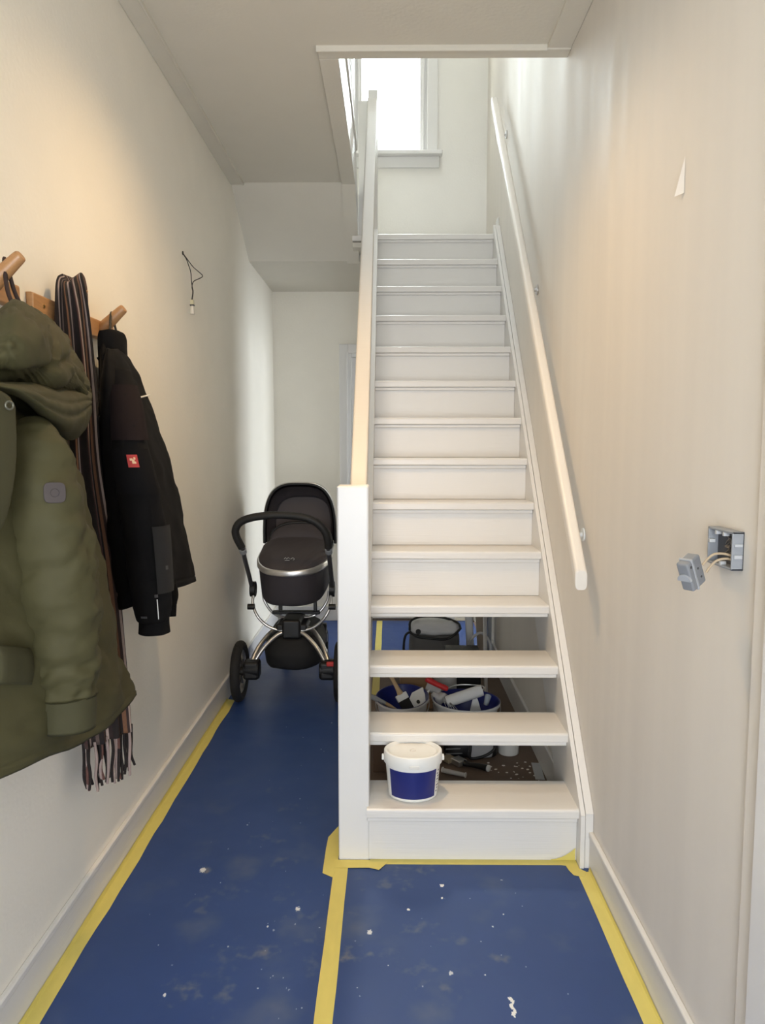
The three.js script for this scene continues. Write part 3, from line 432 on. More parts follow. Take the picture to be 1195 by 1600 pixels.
const HOOD_BAND = [
  [[-.7,1.579,-1.289], [-.684,1.573,-1.259], [-.68,1.568,-1.252], [-.684,1.564,-1.258], [-.7,1.564,-1.288], [-.716,1.569,-1.317], [-.72,1.574,-1.325], [-.716,1.578,-1.318]],
  [[-.695,1.578,-1.333], [-.667,1.57,-1.279], [-.66,1.564,-1.265], [-.667,1.56,-1.278], [-.695,1.56,-1.331], [-.723,1.568,-1.385], [-.73,1.574,-1.399], [-.723,1.579,-1.386]],
  [[-.698,1.582,-1.395], [-.656,1.57,-1.311], [-.645,1.56,-1.289], [-.656,1.553,-1.309], [-.698,1.552,-1.393], [-.74,1.564,-1.477], [-.75,1.575,-1.499], [-.74,1.583,-1.479]],
  [[-.705,1.587,-1.474], [-.653,1.567,-1.365], [-.64,1.551,-1.336], [-.653,1.537,-1.362], [-.705,1.532,-1.469], [-.757,1.549,-1.579], [-.77,1.568,-1.607], [-.757,1.584,-1.582]],
  [[-.72,1.591,-1.577], [-.656,1.563,-1.435], [-.64,1.537,-1.398], [-.656,1.515,-1.431], [-.72,1.501,-1.569], [-.784,1.524,-1.71], [-.8,1.555,-1.747], [-.784,1.583,-1.715]],
  [[-.735,1.595,-1.683], [-.667,1.561,-1.525], [-.65,1.528,-1.483], [-.667,1.497,-1.519], [-.735,1.476,-1.672], [-.803,1.503,-1.829], [-.82,1.544,-1.871], [-.803,1.581,-1.836]],
  [[-.752,1.6,-1.79], [-.682,1.566,-1.621], [-.665,1.532,-1.577], [-.682,1.502,-1.616], [-.752,1.482,-1.779], [-.822,1.509,-1.947], [-.84,1.55,-1.992], [-.822,1.587,-1.954]],
  [[-.765,1.601,-1.869], [-.705,1.574,-1.721], [-.69,1.546,-1.682], [-.705,1.522,-1.717], [-.765,1.508,-1.861], [-.825,1.532,-2.009], [-.84,1.564,-2.048], [-.825,1.592,-2.014]],
  [[-.77,1.595,-1.913], [-.73,1.578,-1.813], [-.72,1.562,-1.787], [-.73,1.548,-1.81], [-.77,1.542,-1.908], [-.81,1.557,-2.009], [-.82,1.575,-2.035], [-.81,1.59,-2.012]],
];
const JACKET_BODY = [
  [[-.84,1.748,-2.208], [-.82,1.746,-2.195], [-.82,1.751,-2.231], [-.84,1.761,-2.313], [-.89,1.751,-2.373], [-.93,1.741,-2.363], [-.928,1.74,-2.396], [-.92,1.738,-2.429]],
  [[-.836,1.687,-2.162], [-.799,1.696,-2.152], [-.799,1.713,-2.231], [-.824,1.734,-2.362], [-.874,1.724,-2.422], [-.93,1.714,-2.412], [-.928,1.696,-2.401], [-.92,1.677,-2.391]],
  [[-.831,1.602,-2.129], [-.779,1.604,-2.135], [-.779,1.614,-2.275], [-.809,1.629,-2.478], [-.859,1.619,-2.538], [-.93,1.609,-2.528], [-.928,1.601,-2.447], [-.92,1.592,-2.367]],
  [[-.827,1.456,-2.11], [-.758,1.463,-2.12], [-.758,1.47,-2.314], [-.793,1.476,-2.589], [-.843,1.466,-2.649], [-.93,1.456,-2.639], [-.928,1.451,-2.498], [-.92,1.446,-2.357]],
  [[-.823,1.308,-2.119], [-.738,1.312,-2.119], [-.738,1.298,-2.356], [-.777,1.277,-2.697], [-.827,1.267,-2.757], [-.93,1.257,-2.747], [-.928,1.277,-2.563], [-.92,1.298,-2.38]],
  [[-.819,1.175,-2.13], [-.73,1.176,-2.14], [-.73,1.141,-2.406], [-.761,1.096,-2.753], [-.811,1.086,-2.813], [-.93,1.076,-2.803], [-.928,1.121,-2.604], [-.92,1.165,-2.405]],
  [[-.814,1.067,-2.15], [-.73,1.073,-2.184], [-.73,1.033,-2.471], [-.746,.988,-2.785], [-.796,.978,-2.845], [-.93,.968,-2.835], [-.928,1.012,-2.638], [-.92,1.057,-2.44]],
  [[-.81,.972,-2.161], [-.73,.998,-2.203], [-.73,.973,-2.488], [-.73,.951,-2.741], [-.78,.941,-2.801], [-.93,.931,-2.791], [-.928,.946,-2.628], [-.92,.962,-2.466]],
];
const JACKET_SLEEVE = [[[-.79,1.675,-2.181], 0.029], [[-.765,1.581,-2.14], 0.041], [[-.74,1.465,-2.096], 0.049], [[-.72,1.357,-2.09], 0.055], [[-.71,1.224,-2.111], 0.061], [[-.705,1.107,-2.121], 0.058], [[-.7,1.001,-2.125], 0.054], [[-.7,.958,-2.135], 0.049]];
const JACKET_CUFF = [[[-.7,.96,-2.142], 0.044], [[-.7,.938,-2.143], 0.043], [[-.7,.908,-2.143], 0.045]];
const JACKET_SLEEVE_FAR = [[[-.78,1.067,-2.474], 0.041], [[-.77,.954,-2.489], 0.042], [[-.77,.919,-2.491], 0.037]];
const JACKET_CUFF_FAR = [[[-.77,.919,-2.505], 0.031], [[-.77,.873,-2.497], 0.030]];
{
  const grain = tex(256, 512, (u, v) => { const n = tile(u, v, 1, (x, y) => fbm(x * 40 + 2 * fbm(x * 3, y * 4, 2, 2), y * 3, 3, 4)), k = 0.9 + 0.35 * n; return [k, k * 0.98, k * 0.95]; });
  grain.repeat.set(4, 4); const grain2 = grain; grain2.rotation = Math.PI / 2;
  M.beech = std(S(184, 140, 96), 0.45, { map: grain2 }); M.beechPeg = std(S(176, 132, 88), 0.4, { map: grain2 });
  const rack = (z0, z1, pegs, label) => {
    const t = thing('coat_rack', label, 'coat rack', [-0.93, 1.8, (z0 + z1) / 2], 'wooden coat racks');
    const s = new THREE.Shape(); s.moveTo(0, 1.803); s.lineTo(0.014, 1.803); s.quadraticCurveTo(0.02, 1.803, 0.02, 1.809); s.lineTo(0.02, 1.853); s.quadraticCurveTo(0.02, 1.861, 0.012, 1.861); s.lineTo(0, 1.861);
    const g = new THREE.ExtrudeGeometry(s, { depth: z0 - z1, bevelEnabled: true, bevelSize: 0.003, bevelThickness: 0.003, bevelSegments: 2, bevelOffset: -0.003 });
    g.translate(XL + 0.0005, 0, z1); part('board', metric(g), M.beech, t);
    for (const z of pegs) {
      const p = limb([[[-0.926, 1.828, z], 0.021], [[-0.905, 1.85, z], 0.0195], [[-0.872, 1.88, z], 0.0165], [[-0.853, 1.897, z], 0.0145], [[-0.849, 1.9, z], 0.011]], 24, 16, { ref: [0, 0, 1] });
      part('peg', p, M.beechPeg, t);
    }
    for (const z of [z0 - 0.055, z1 + 0.06]) part('screw', put(new THREE.CylinderGeometry(0.005, 0.005, 0.003, 14).rotateZ(Math.PI / 2), [-0.9245, 1.833, z]), std(S(214, 190, 130), 0.3, { metalness: 0.9 }), t);
    return t;
  };
  rack(-1.28, -1.872, [-1.42, -1.735], 'beech coat rack board holding the olive parka, cut by the picture edge');
  rack(-1.945, -2.5, [-2.09, -2.395], 'beech coat rack board holding the striped scarf and the black jacket');

  // cloth textures
  const weave = tex(256, 256, (u, v) => 0.5 + 0.18 * Math.sin(u * 256 * Math.PI * 0.5) * Math.sin(v * 256 * Math.PI * 0.5) + 0.4 * tile(u, v, 30, (x, y) => fbm(x, y, 1, 2)));
  weave.repeat.set(8, 8);
  M.olive = new THREE.MeshPhysicalMaterial({ color: S(64, 61, 37), roughness: 0.72, specularIntensity: 0.6, bumpMap: weave, bumpScale: 0.0004 });
  M.oliveDark = new THREE.MeshPhysicalMaterial({ color: S(60, 58, 37), roughness: 0.74, specularIntensity: 0.6, bumpMap: weave, bumpScale: 0.0004 });
  M.softshell = new THREE.MeshPhysicalMaterial({ color: S(13, 12, 13), roughness: 0.85, specularIntensity: 0.35, bumpMap: weave, bumpScale: 0.0004 });
  M.softshellBrown = new THREE.MeshPhysicalMaterial({ color: S(26, 18, 20), roughness: 0.85, specularIntensity: 0.35, bumpMap: weave, bumpScale: 0.0004 });
  M.cordura = std(S(21, 20, 20), 0.85, { bumpMap: weave, bumpScale: 0.0006 });
  const ridge = (p, s) => { const a = Math.abs(fbm(p.z * 3.2 + p.y * 1.3, p.y * 8.5 - p.z * 2.2, s, 2)); return Math.exp(-a * a / 0.0016); };
  const crease = (p, s, k) => k * (fbm(p.z * 7 + s, p.y * 9, s, 3) + 0.7 * (Math.abs(fbm(p.z * 4 + p.y * 5, p.y * 12 - p.z * 3, s + 4, 2)) - 0.15));

  // ---- olive parka
  const pk = thing('parka', 'olive green hooded parka hanging at the left edge', 'coat', [-0.8, 0.78, -1.6], 'coats on the racks');
  part('body', skin(PARKA_BODY, 96, 80, { disp: (u, v, p) => crease(p, 2, 0.02) * smooth(0, 0.1, v) - 0.006 * ridge(p, 13) * smooth(0.2, 0.5, v) * (1 - smooth(0.8, 0.92, v)) + 0.012 * Math.sin(p.z * 17 + fbm(p.y * 2, 1, 3, 2) * 3) * smooth(0.3, 0.8, v) * (1 - 0.7 * smooth(0.85, 1, v)) - 0.004 * Math.exp(-Math.pow((v - 0.945) / 0.006, 2)) }), M.olive, pk);
  part('sleeve', limb(PARKA_SLEEVE, 48, 70, { disp: (u, v, p) => 0.022 * fbm(p.z * 16, p.y * 20, 3, 3) * smooth(0, 0.2, v) - 0.006 * ridge({ z: p.z * 2 + p.x, y: p.y * 1.6 }, 7) * smooth(0.3, 0.6, v) + 0.010 * Math.abs(fbm(u * 5, p.y * 16 + u * 4, 9, 2)) * smooth(0.35, 0.95, v) - 0.0035 * Math.exp(-Math.pow((v - 0.115 - 0.03 * Math.cos(u * 6.28)) / 0.012, 2)) }), M.olive, pk);
  part('cuff', limb(PARKA_CUFF.map(([p, r], i) => [p, r + [0.0, 0.002, 0.001][i]]), 40, 14, { disp: (u, v, p) => 0.005 * fbm(p.z * 20, p.y * 20, 5, 2) - 0.003 * Math.exp(-Math.pow((v - 0.9) / 0.03, 2)) }), M.oliveDark, pk);
  const hd = part('hood', skin(HOOD_TOP, 64, 72, { disp: (u, v, p) => 0.02 * fbm(p.z * 9 + p.x * 5, p.y * 11, 4, 3) + 0.012 * Math.abs(fbm(p.z * 14 + p.y * 9, p.x * 8, 2, 2)) - 0.006 * ridge({ z: p.z * 1.5, y: p.y * 1.5 }, 21) - 0.010 * Math.exp(-Math.pow((p.y - 1.655 + 0.25 * (p.z + 1.62)) / 0.008, 2)) - 0.014 * Math.exp(-Math.pow((p.z + 1.5 + 0.9 * (p.y - 1.66)) / 0.012, 2)) - 0.012 * Math.exp(-Math.pow((p.z + 1.42 + 0.3 * (p.y - 1.66)) / 0.01, 2)) * smooth(1.62, 1.72, p.y) - 0.008 * Math.exp(-Math.pow((p.y - 1.70 - 0.18 * Math.sin((p.z + 1.2) * 5)) / 0.005, 2)) - 0.007 * Math.exp(-Math.pow((p.z + 1.74 - 0.8 * (p.y - 1.66)) / 0.008, 2)) }), M.olive, pk);
  part('hood_band', skin(HOOD_BAND, 56, 80, { disp: (u, v, p) => { const q = u * 8; return 0.006 * fbm(p.z * 14, p.y * 20, 6, 3) - 0.006 * smooth(0.25, 0.5, v) * (Math.exp(-Math.pow((q - 1.25) / 0.14, 2)) + Math.exp(-Math.pow((q - 2.1) / 0.14, 2))); } }), M.olive, hd);
  part('lapel', skin([[-1.12, 1.585, 1.36, -0.70], [-1.17, 1.575, 1.34, -0.668], [-1.215, 1.56, 1.32, -0.652], [-1.25, 1.548, 1.40, -0.645], [-1.262, 1.535, 1.52, -0.648]].map(([z, t, b, x]) => [[x, t, z], [x + 0.008, lerp(t, b, 0.2), z], [x + 0.008, lerp(t, b, 0.8), z], [x, b, z], [x - 0.008, lerp(t, b, 0.8), z], [x - 0.008, lerp(t, b, 0.2), z]]), 24, 20, {}), M.oliveDark, pk);
  const sn = part('snap', put(new THREE.TorusGeometry(0.0065, 0.0022, 8, 20).rotateY(1.0), [-0.632, 1.53, -1.228]), std(S(96, 96, 84), 0.4, { metalness: 0.6 }), pk, 'dull metal snap');
  part('hanging_loop', tube([[-0.85, 1.765, -1.7], [-0.875, 1.82, -1.715], [-0.888, 1.893, -1.735], [-0.878, 1.82, -1.755], [-0.855, 1.765, -1.765]], 0.005, 30, 6), std(S(44, 26, 22), 0.7), pk);
  { // round sleeve badge, laid on the sleeve
    const r = 0.021, ctr = new THREE.Vector3(-0.66, 1.373, -1.398), dir = new THREE.Vector3(0.62, 0.06, 0.78).normalize();
    const c = ctr.clone().addScaledVector(dir, 0.0735);
    const s = new THREE.Shape(); const a = 0.019, q = 0.012; s.moveTo(-a + q, -a); s.lineTo(a - q, -a); s.quadraticCurveTo(a, -a, a, -a + q); s.lineTo(a, a - q); s.quadraticCurveTo(a, a, a - q, a); s.lineTo(-a + q, a); s.quadraticCurveTo(-a, a, -a, a - q); s.lineTo(-a, -a + q); s.quadraticCurveTo(-a, -a, -a + q, -a);
    const e = new THREE.ExtrudeGeometry(s, { depth: 0.003, bevelEnabled: true, bevelSize: 0.001, bevelThickness: 0.001, bevelSegments: 2, bevelOffset: -0.001 });
    e.applyQuaternion(new THREE.Quaternion().setFromUnitVectors(new THREE.Vector3(0, 0, 1), dir)); e.translate(c.x, c.y, c.z);
    const bd = part('sleeve_badge', e, std(S(62, 55, 54), 0.7), pk, 'dark grey rounded leather badge');
    const e2 = new THREE.TorusGeometry(0.0075, 0.0007, 6, 28); e2.applyQuaternion(new THREE.Quaternion().setFromUnitVectors(new THREE.Vector3(0, 0, 1), dir)); const c2 = c.clone().addScaledVector(dir, 0.004); e2.translate(c2.x, c2.y, c2.z);
    part('badge_emblem', e2, std(S(50, 44, 43), 0.7), bd);
  }
  part('pocket_flap', skin([[1.12, 0.002], [1.105, 0.007], [1.075, 0.008], [1.05, 0.003]].map(([y, d], i) => [[-0.676 + d, y, -1.24], [-0.672 + d, y - 0.02, -1.30], [-0.676 + d, y - 0.035, -1.345], [-0.69, y - 0.035, -1.345], [-0.69, y - 0.02, -1.30], [-0.69, y, -1.24]]), 24, 14, {}), M.oliveDark, pk);

  // ---- striped scarf
  const cols = [[30, 23, 22], [150, 132, 124], [34, 25, 23], [92, 76, 70], [30, 22, 20], [112, 78, 56], [32, 24, 22], [166, 148, 140], [44, 30, 28], [30, 22, 21], [84, 56, 50], [142, 124, 116], [28, 21, 20], [114, 80, 58], [52, 38, 35], [160, 142, 134], [26, 19, 18], [74, 50, 46]];
  const wd = [3, 1.2, 1.6, 1, 2.4, 1.4, 2, 1.3, 1.2, 3, 1, 1.2, 2.6, 1.4, 1, 1.2, 3, 1], tot = wd.reduce((a, b) => a + b);
  const stripe = tex(512, 64, (u, v) => { let k = u * tot, i = 0; while (i < wd.length - 1 && k > wd[i]) k -= wd[i++]; const n = 1 + 0.25 * fbm(u * 200, v * 60, 2, 2); return cols[i].map((c) => c / 255 * n); }, { srgb: true });
  stripe.repeat.set(2, 6);
  M.scarf = std(new THREE.Color(1, 1, 1), 0.9, { map: stripe, bumpMap: weave, bumpScale: 0.0008 });
  const sc = thing('scarf', 'long striped wool scarf with fringe between parka and black jacket', 'scarf', [-0.86, 0.45, -2.12], 'coats on the racks');
  // folded over the peg; pleats run down its length
  const fold = (y, A, B, th, k, ph) => { const q = [], n = 22, dx = B[0] - A[0], dz = B[1] - A[1], L = Math.hypot(dx, dz), nx = -dz / L, nz = dx / L;
    for (const side of [1, -1]) for (let i = 0; i <= n; i++) { const t = side > 0 ? i / n : 1 - i / n, w = side * th * Math.pow(Math.sin(Math.PI * clamp(t, 0.04, 0.96)), 0.3) + k * 0.011 * Math.sin(t * 21 + ph); q.push([A[0] + dx * t + nx * w, y + (1 - k) * 0.014 * Math.sin(t * 6 + 2.2), A[1] + dz * t + nz * w]); }
    return q; };
  const SA = [-0.885, -2.05], SB = [-0.80, -2.2];
  part('cloth', skin([fold(1.928, [-0.91, -2.09], [-0.855, -2.09], 0.006, 0.1, 0), fold(1.918, [-0.918, -2.085], [-0.85, -2.09], 0.024, 0.35, 0), fold(1.885, [-0.922, -2.075], [-0.845, -2.095], 0.036, 0.8, 0.1), fold(1.8, [-0.925, -2.06], [-0.846, -2.105], 0.04, 1, 0.3), fold(1.62, [-0.925, -2.05], [-0.846, -2.12], 0.036, 1, 0.6), fold(1.4, [-0.925, -2.045], [-0.842, -2.13], 0.03, 1, 0.9), fold(1.1, [-0.92, -2.04], [-0.83, -2.19], 0.026, 1, 1.2), fold(0.8, [-0.9, -2.045], [-0.812, -2.2], 0.022, 1, 1.5), fold(0.59, SA, SB, 0.018, 1, 1.8)], 200, 90, { disp: (u, v, p) => 0.002 * fbm(p.z * 20, p.y * 6, 3, 2) }), M.scarf, sc);
  const tm = [std(S(30, 23, 21), 0.9), std(S(150, 132, 126), 0.9), std(S(92, 62, 56), 0.9)];
  for (let k = 0; k < 26; k++) {
    const q = k / 25, z = lerp(SA[1], SB[1], q) + rr(-0.014, 0.014), x = lerp(SA[0], SB[0], q) + rr(-0.008, 0.008), L = rr(0.11, 0.15);
    part('tassel', limb([[[x, 0.6, z], 0.0042], [[x + rr(-0.004, 0.004), 0.59 - L * 0.3, z + rr(-0.004, 0.004)], 0.0048], [[x + rr(-0.005, 0.005), 0.59 - L * 0.7, z + rr(-0.008, 0.008)], 0.0046], [[x + rr(-0.005, 0.005), 0.59 - L, z + rr(-0.008, 0.008)], 0.004]], 8, 12), tm[[0, 1, 0, 2, 0, 1, 0][k % 7]], sc);
  }

  // ---- black work jacket
  const jk = thing('work_jacket', 'black softshell work jacket with red chest patch on the right peg', 'coat', [-0.84, 0.9, -2.45], 'coats on the racks');
  part('body', skin(JACKET_BODY, 96, 80, { disp: (u, v, p) => crease(p, 6, 0.012) * smooth(0, 0.15, v) - 0.004 * Math.exp(-Math.pow((v - 0.93) / 0.008, 2)) }), M.softshell, jk);
  const sl = part('sleeve', limb(JACKET_SLEEVE, 48, 70, { disp: (u, v, p) => 0.010 * fbm(p.z * 18, p.y * 16, 3, 3) * smooth(0, 0.2, v) + 0.006 * Math.abs(fbm(u * 4, p.y * 18, 9, 2)) - 0.003 * Math.exp(-Math.pow((v - 0.2) / 0.01, 2)) }), M.softshell, jk);
  part('cuff', limb(JACKET_CUFF, 40, 12, { disp: (u) => 0.0012 * Math.sin(u * 6.283 * 34) }), M.softshell, jk);
  part('far_sleeve', limb(JACKET_SLEEVE_FAR, 32, 24, { disp: (u, v, p) => 0.006 * fbm(p.z * 18, p.y * 16, 8, 2) }), M.softshell, jk);
  part('far_cuff', limb(JACKET_CUFF_FAR, 32, 10, { disp: (u) => 0.001 * Math.sin(u * 6.283 * 30) }), M.softshell, jk);
  // stand collar: a bent slab, open to the left
  part('collar', skin([[-0.868, 1.806, 1.60, -2.235, 0.008], [-0.842, 1.812, 1.66, -2.25, 0.011], [-0.83, 1.812, 1.72, -2.29, 0.012], [-0.836, 1.809, 1.735, -2.33, 0.012], [-0.85, 1.8, 1.73, -2.375, 0.011], [-0.875, 1.79, 1.74, -2.40, 0.008]].map(([x, t, b, z, w]) => [[x, t, z], [x + w, lerp(t, b, 0.12), z], [x + w, lerp(t, b, 0.5), z], [x + w, lerp(t, b, 0.9), z], [x, b, z], [x - w, lerp(t, b, 0.9), z], [x - w, lerp(t, b, 0.5), z], [x - w, lerp(t, b, 0.12), z]]), 40, 40, { disp: (u, v, p) => 0.004 * fbm(p.z * 20, p.y * 15, 3, 2) }), M.softshell, jk);
  part('front_facing', skin([[1.78, -2.245, -0.862], [1.70, -2.205, -0.85], [1.62, -2.165, -0.838], [1.55, -2.15, -0.835]].map(([y, z, x], i) => { const w = [0.012, 0.03, 0.03, 0.01][i]; return [[x, y, z + 0.004], [x + w * 0.5, y, z - w], [x + 0.01 + w * 0.4, y, z - w * 2], [x - 0.01, y, z - w * 2.2], [x - 0.02, y, z - w]]; }), 30, 30, { disp: (u, v, p) => 0.004 * fbm(p.z * 20, p.y * 20, 5, 2) }), M.softshell, jk);
  part('hanging_loop', tube([[-0.865, 1.8, -2.3], [-0.878, 1.83, -2.345], [-0.89, 1.886, -2.392], [-0.882, 1.84, -2.4], [-0.87, 1.805, -2.39]], 0.004, 30, 6), M.black, jk);
  // pieces laid on the sleeve: helper that puts a patch on the limb's surface
  const onSleeve = (v0, v1, a0, a1, lift, nu = 12, nv = 16) => {
    const P = JACKET_SLEEVE.map(([p]) => V(p)), cv = new THREE.CatmullRomCurve3(P, false, 'catmullrom', 0.5);
    return surf((u, v) => { const t = lerp(v0, v1, v), p = cv.getPoint(t), k = t * (JACKET_SLEEVE.length - 1), i = Math.min(JACKET_SLEEVE.length - 2, Math.floor(k)), r = lerp(JACKET_SLEEVE[i][1], JACKET_SLEEVE[i + 1][1], k - i) + lift, w = lerp(a0, a1, u); return [p.x + Math.cos(w) * r, p.y, p.z + Math.sin(w) * r]; }, nu, nv);
  };
  part('shoulder_panel', onSleeve(0.06, 0.27, -0.1, 2.2, 0.009), M.softshellBrown, sl);
  part('elbow_patch', onSleeve(0.56, 0.80, -0.35, 0.95, 0.011), M.cordura, sl, 'worn grey elbow patch');
  part('sleeve_piping', onSleeve(0.82, 0.985, 0.97, 1.01, 0.0095, 2, 20), std(S(232, 232, 228), 0.5), sl, 'white reflective piping');
  part('sleeve_pocket', onSleeve(0.30, 0.46, 0.35, 2.3, 0.0095), new THREE.MeshPhysicalMaterial({ color: S(12, 11, 13), roughness: 0.85, specularIntensity: 0.35 }), sl);
  part('snap', [put(new THREE.SphereGeometry(0.0035, 10, 8), [-0.715, 1.452, -2.052]), put(new THREE.SphereGeometry(0.0025, 10, 8), [-0.70, 1.446, -2.06])], M.steel, sl);
  const pt = part('chest_patch', onSleeve(0.322, 0.37, 1.0, 1.45, 0.0125, 6, 6), std(S(178, 44, 40), 0.6), sl, 'small red logo patch');
  part('patch_emblem', [onSleeve(0.336, 0.345, 1.22, 1.34, 0.0134, 4, 4), onSleeve(0.340, 0.356, 1.15, 1.26, 0.0135, 4, 4), onSleeve(0.348, 0.356, 1.10, 1.2, 0.0134, 4, 4), onSleeve(0.332, 0.340, 1.10, 1.18, 0.0134, 4, 4)], std(S(226, 190, 150), 0.6), pt);
  part('shoulder_piping', tube([[-0.768, 1.60, -2.22], [-0.768, 1.61, -2.28], [-0.775, 1.62, -2.36], [-0.788, 1.627, -2.43], [-0.803, 1.629, -2.475]], 0.0028, 24, 6), std(S(228, 226, 220), 0.5), jk, 'white shoulder piping');
  const smear = std(S(70, 67, 66), 0.85);
  for (const [v0, v1, a0, a1] of [[0.70, 0.715, 0.35, 0.5], [0.80, 0.812, 0.95, 1.1], [0.935, 0.965, 1.5, 1.8]]) part('plaster_smear', onSleeve(v0, v1, a0, a1, 0.0118, 4, 4), smear, sl);
}

// ---------------------------------------------------------------- the stroller
{
  const st = thing('stroller', 'dark grey pram with silver chassis parked against the left wall', 'stroller', [-0.57, 0, -4.35]);
  const fab = std(S(66, 60, 62), 0.75), fabDark = std(S(48, 44, 49), 0.75), foam = std(S(24, 24, 24), 0.6), alu = std(new THREE.Color().setRGB(0.66, 0.65, 0.63), 0.3, { metalness: 0.9 });
  const cx = -0.57;
  // wheels
  const wheel = (x, y, z, R, tr, name) => {
    const tread = new THREE.TorusGeometry(R - tr, tr, 14, 72);
    const p = tread.attributes.position;
    for (let i = 0; i < p.count; i++) { const a = Math.atan2(p.getY(i), p.getX(i)), d = Math.hypot(p.getX(i), p.getY(i)), k = d > R - tr * 0.6 ? 1 + 0.012 * Math.sign(Math.sin(a * 36 + p.getZ(i) * 60)) : 1; p.setXY(i, p.getX(i) * k, p.getY(i) * k); }
    tread.computeVertexNormals();
    const w = part(name, put(tread.rotateY(Math.PI / 2), [x, y, z]), M.blackRubber, st);
    part('rim', put(lathe([[R - 2.1 * tr, -0.012], [R - 1.6 * tr, -0.016], [R - 1.5 * tr, 0.016], [R - 2.1 * tr, 0.012], [R - 2.3 * tr, 0], [R - 2.1 * tr, -0.012]], 48).rotateZ(Math.PI / 2), [x, y, z]), alu, w);
    for (let k = 0; k < 5; k++) { const a = k / 5 * Math.PI * 2 + 0.3; part('spoke', rod([x, y + 0.02 * Math.sin(a), z + 0.02 * Math.cos(a)], [x, y + (R - 2 * tr) * Math.sin(a), z + (R - 2 * tr) * Math.cos(a)], 0.009, 0.007, 8), M.darkGrey, w); }
    part('hub', put(new THREE.CylinderGeometry(0.026, 0.026, 0.05, 20).rotateZ(Math.PI / 2), [x, y, z]), M.black, w);
  };
  wheel(-0.856, 0.176, -4.1, 0.172, 0.027, 'rear_wheel'); wheel(-0.284, 0.176, -4.1, 0.172, 0.027, 'rear_wheel');
  wheel(-0.70, 0.118, -4.86, 0.115, 0.02, 'front_wheel'); wheel(-0.44, 0.118, -4.86, 0.115, 0.02, 'front_wheel');
  for (const s of [-1, 1]) {
    const x = (t) => cx + s * t;
    part('axle_housing', [rbox(x(0.17) < x(0.262) ? x(0.17) : x(0.262), x(0.17) < x(0.262) ? x(0.262) : x(0.17), 0.135, 0.24, -4.15, -4.05, 0.02, 3), put(new THREE.CylinderGeometry(0.05, 0.056, 0.08, 24).rotateZ(Math.PI / 2), [x(0.215), 0.19, -4.1])], M.black, st);
    const leg = (pts, n) => part('leg', tube(pts, n, 40, 10), alu, st);
    leg([[x(0.03), 0.385, -4.2], [x(0.085), 0.362, -4.18], [x(0.15), 0.305, -4.14], [x(0.195), 0.24, -4.11], [x(0.21), 0.2, -4.1]], 0.0115);
    leg([[x(0.05), 0.39, -4.3], [x(0.12), 0.37, -4.26], [x(0.18), 0.31, -4.18], [x(0.215), 0.24, -4.12], [x(0.222), 0.2, -4.1]], 0.0125);
    leg([[x(0.03), 0.385, -4.3], [x(0.06), 0.36, -4.5], [x(0.1), 0.28, -4.75], [x(0.12), 0.22, -4.84]], 0.012);
    part('fork', [rbox(x(0.13) - 0.018, x(0.13) + 0.018, 0.1, 0.27, -4.885, -4.835, 0.01)], M.black, st);
    part('chassis_arc', tube([[x(0.225), 0.60, -4.24], [x(0.228), 0.54, -4.22], [x(0.2), 0.475, -4.2], [x(0.155), 0.425, -4.2], [x(0.1), 0.396, -4.2], [x(0.03), 0.385, -4.2]], 0.0085, 48, 10), alu, st);
    part('chassis_arc', tube([[x(0.2), 0.58, -4.4], [x(0.19), 0.52, -4.4], [x(0.15), 0.46, -4.39], [x(0.1), 0.43, -4.38], [x(0.03), 0.425, -4.36]], 0.0085, 48, 10), alu, st);
    part('side_joint', put(new THREE.CylinderGeometry(0.045, 0.045, 0.03, 28).rotateZ(Math.PI / 2), [x(0.232), 0.62, -4.26]), M.black, st);
    part('lock_knob', put(new THREE.CylinderGeometry(0.017, 0.017, 0.04, 18).rotateZ(Math.PI / 2), [x(0.236), 0.525, -4.21]), M.black, st);
    part('handle_upright', tube([[x(0.236), 0.60, -4.27], [x(0.236), 0.70, -4.18], [x(0.236), 0.83, -4.05], [x(0.234), 0.905, -3.98]], 0.013, 20, 10), std(S(92, 92, 94), 0.35, { metalness: 0.6 }), st);
    part('handle_button', put(new THREE.CylinderGeometry(0.02, 0.02, 0.03, 16), [x(0.236), 0.885, -4.0], [0.8, 0, 0]), M.grey, st);
  }
  part('centre_joint', [rbox(cx - 0.055, cx + 0.055, 0.34, 0.455, -4.42, -4.17, 0.018, 3), rbox(cx - 0.09, cx + 0.09, 0.385, 0.425, -4.36, -4.19, 0.012, 3), rbox(cx - 0.028, cx + 0.028, 0.36, 0.363, -4.168, -4.164, 0.001)], M.black, st);
  part('carrycot_bracket', [rbox(cx - 0.1, cx - 0.08, 0.44, 0.56, -4.4, -4.37, 0.004), rbox(cx + 0.11, cx + 0.13, 0.44, 0.56, -4.4, -4.37, 0.004), rbox(cx - 0.14, cx + 0.15, 0.445, 0.462, -4.41, -4.36, 0.004)], M.black, st);
  part('brake_pedal', rbox(cx + 0.215, cx + 0.265, 0.222, 0.247, -4.06, -4.035, 0.006), std(S(190, 44, 40), 0.5), st, 'red brake pedal');
  // handle
  const hb = part('handle_bar', tube([[-0.806, 0.905, -3.975], [-0.83, 0.965, -3.955], [-0.832, 1.01, -3.945], [-0.80, 1.052, -3.94], [-0.72, 1.078, -3.935], [-0.60, 1.088, -3.932], [-0.48, 1.078, -3.935], [-0.40, 1.05, -3.94], [-0.352, 1.0, -3.948], [-0.336, 0.95, -3.96], [-0.334, 0.905, -3.975]], 0.021, 90, 14), foam, st);
  part('grip_seam', tube([[-0.564, 1.105, -3.932], [-0.563, 1.085, -3.9125], [-0.562, 1.07, -3.93]], 0.0012, 12, 6), M.darkGrey, hb);
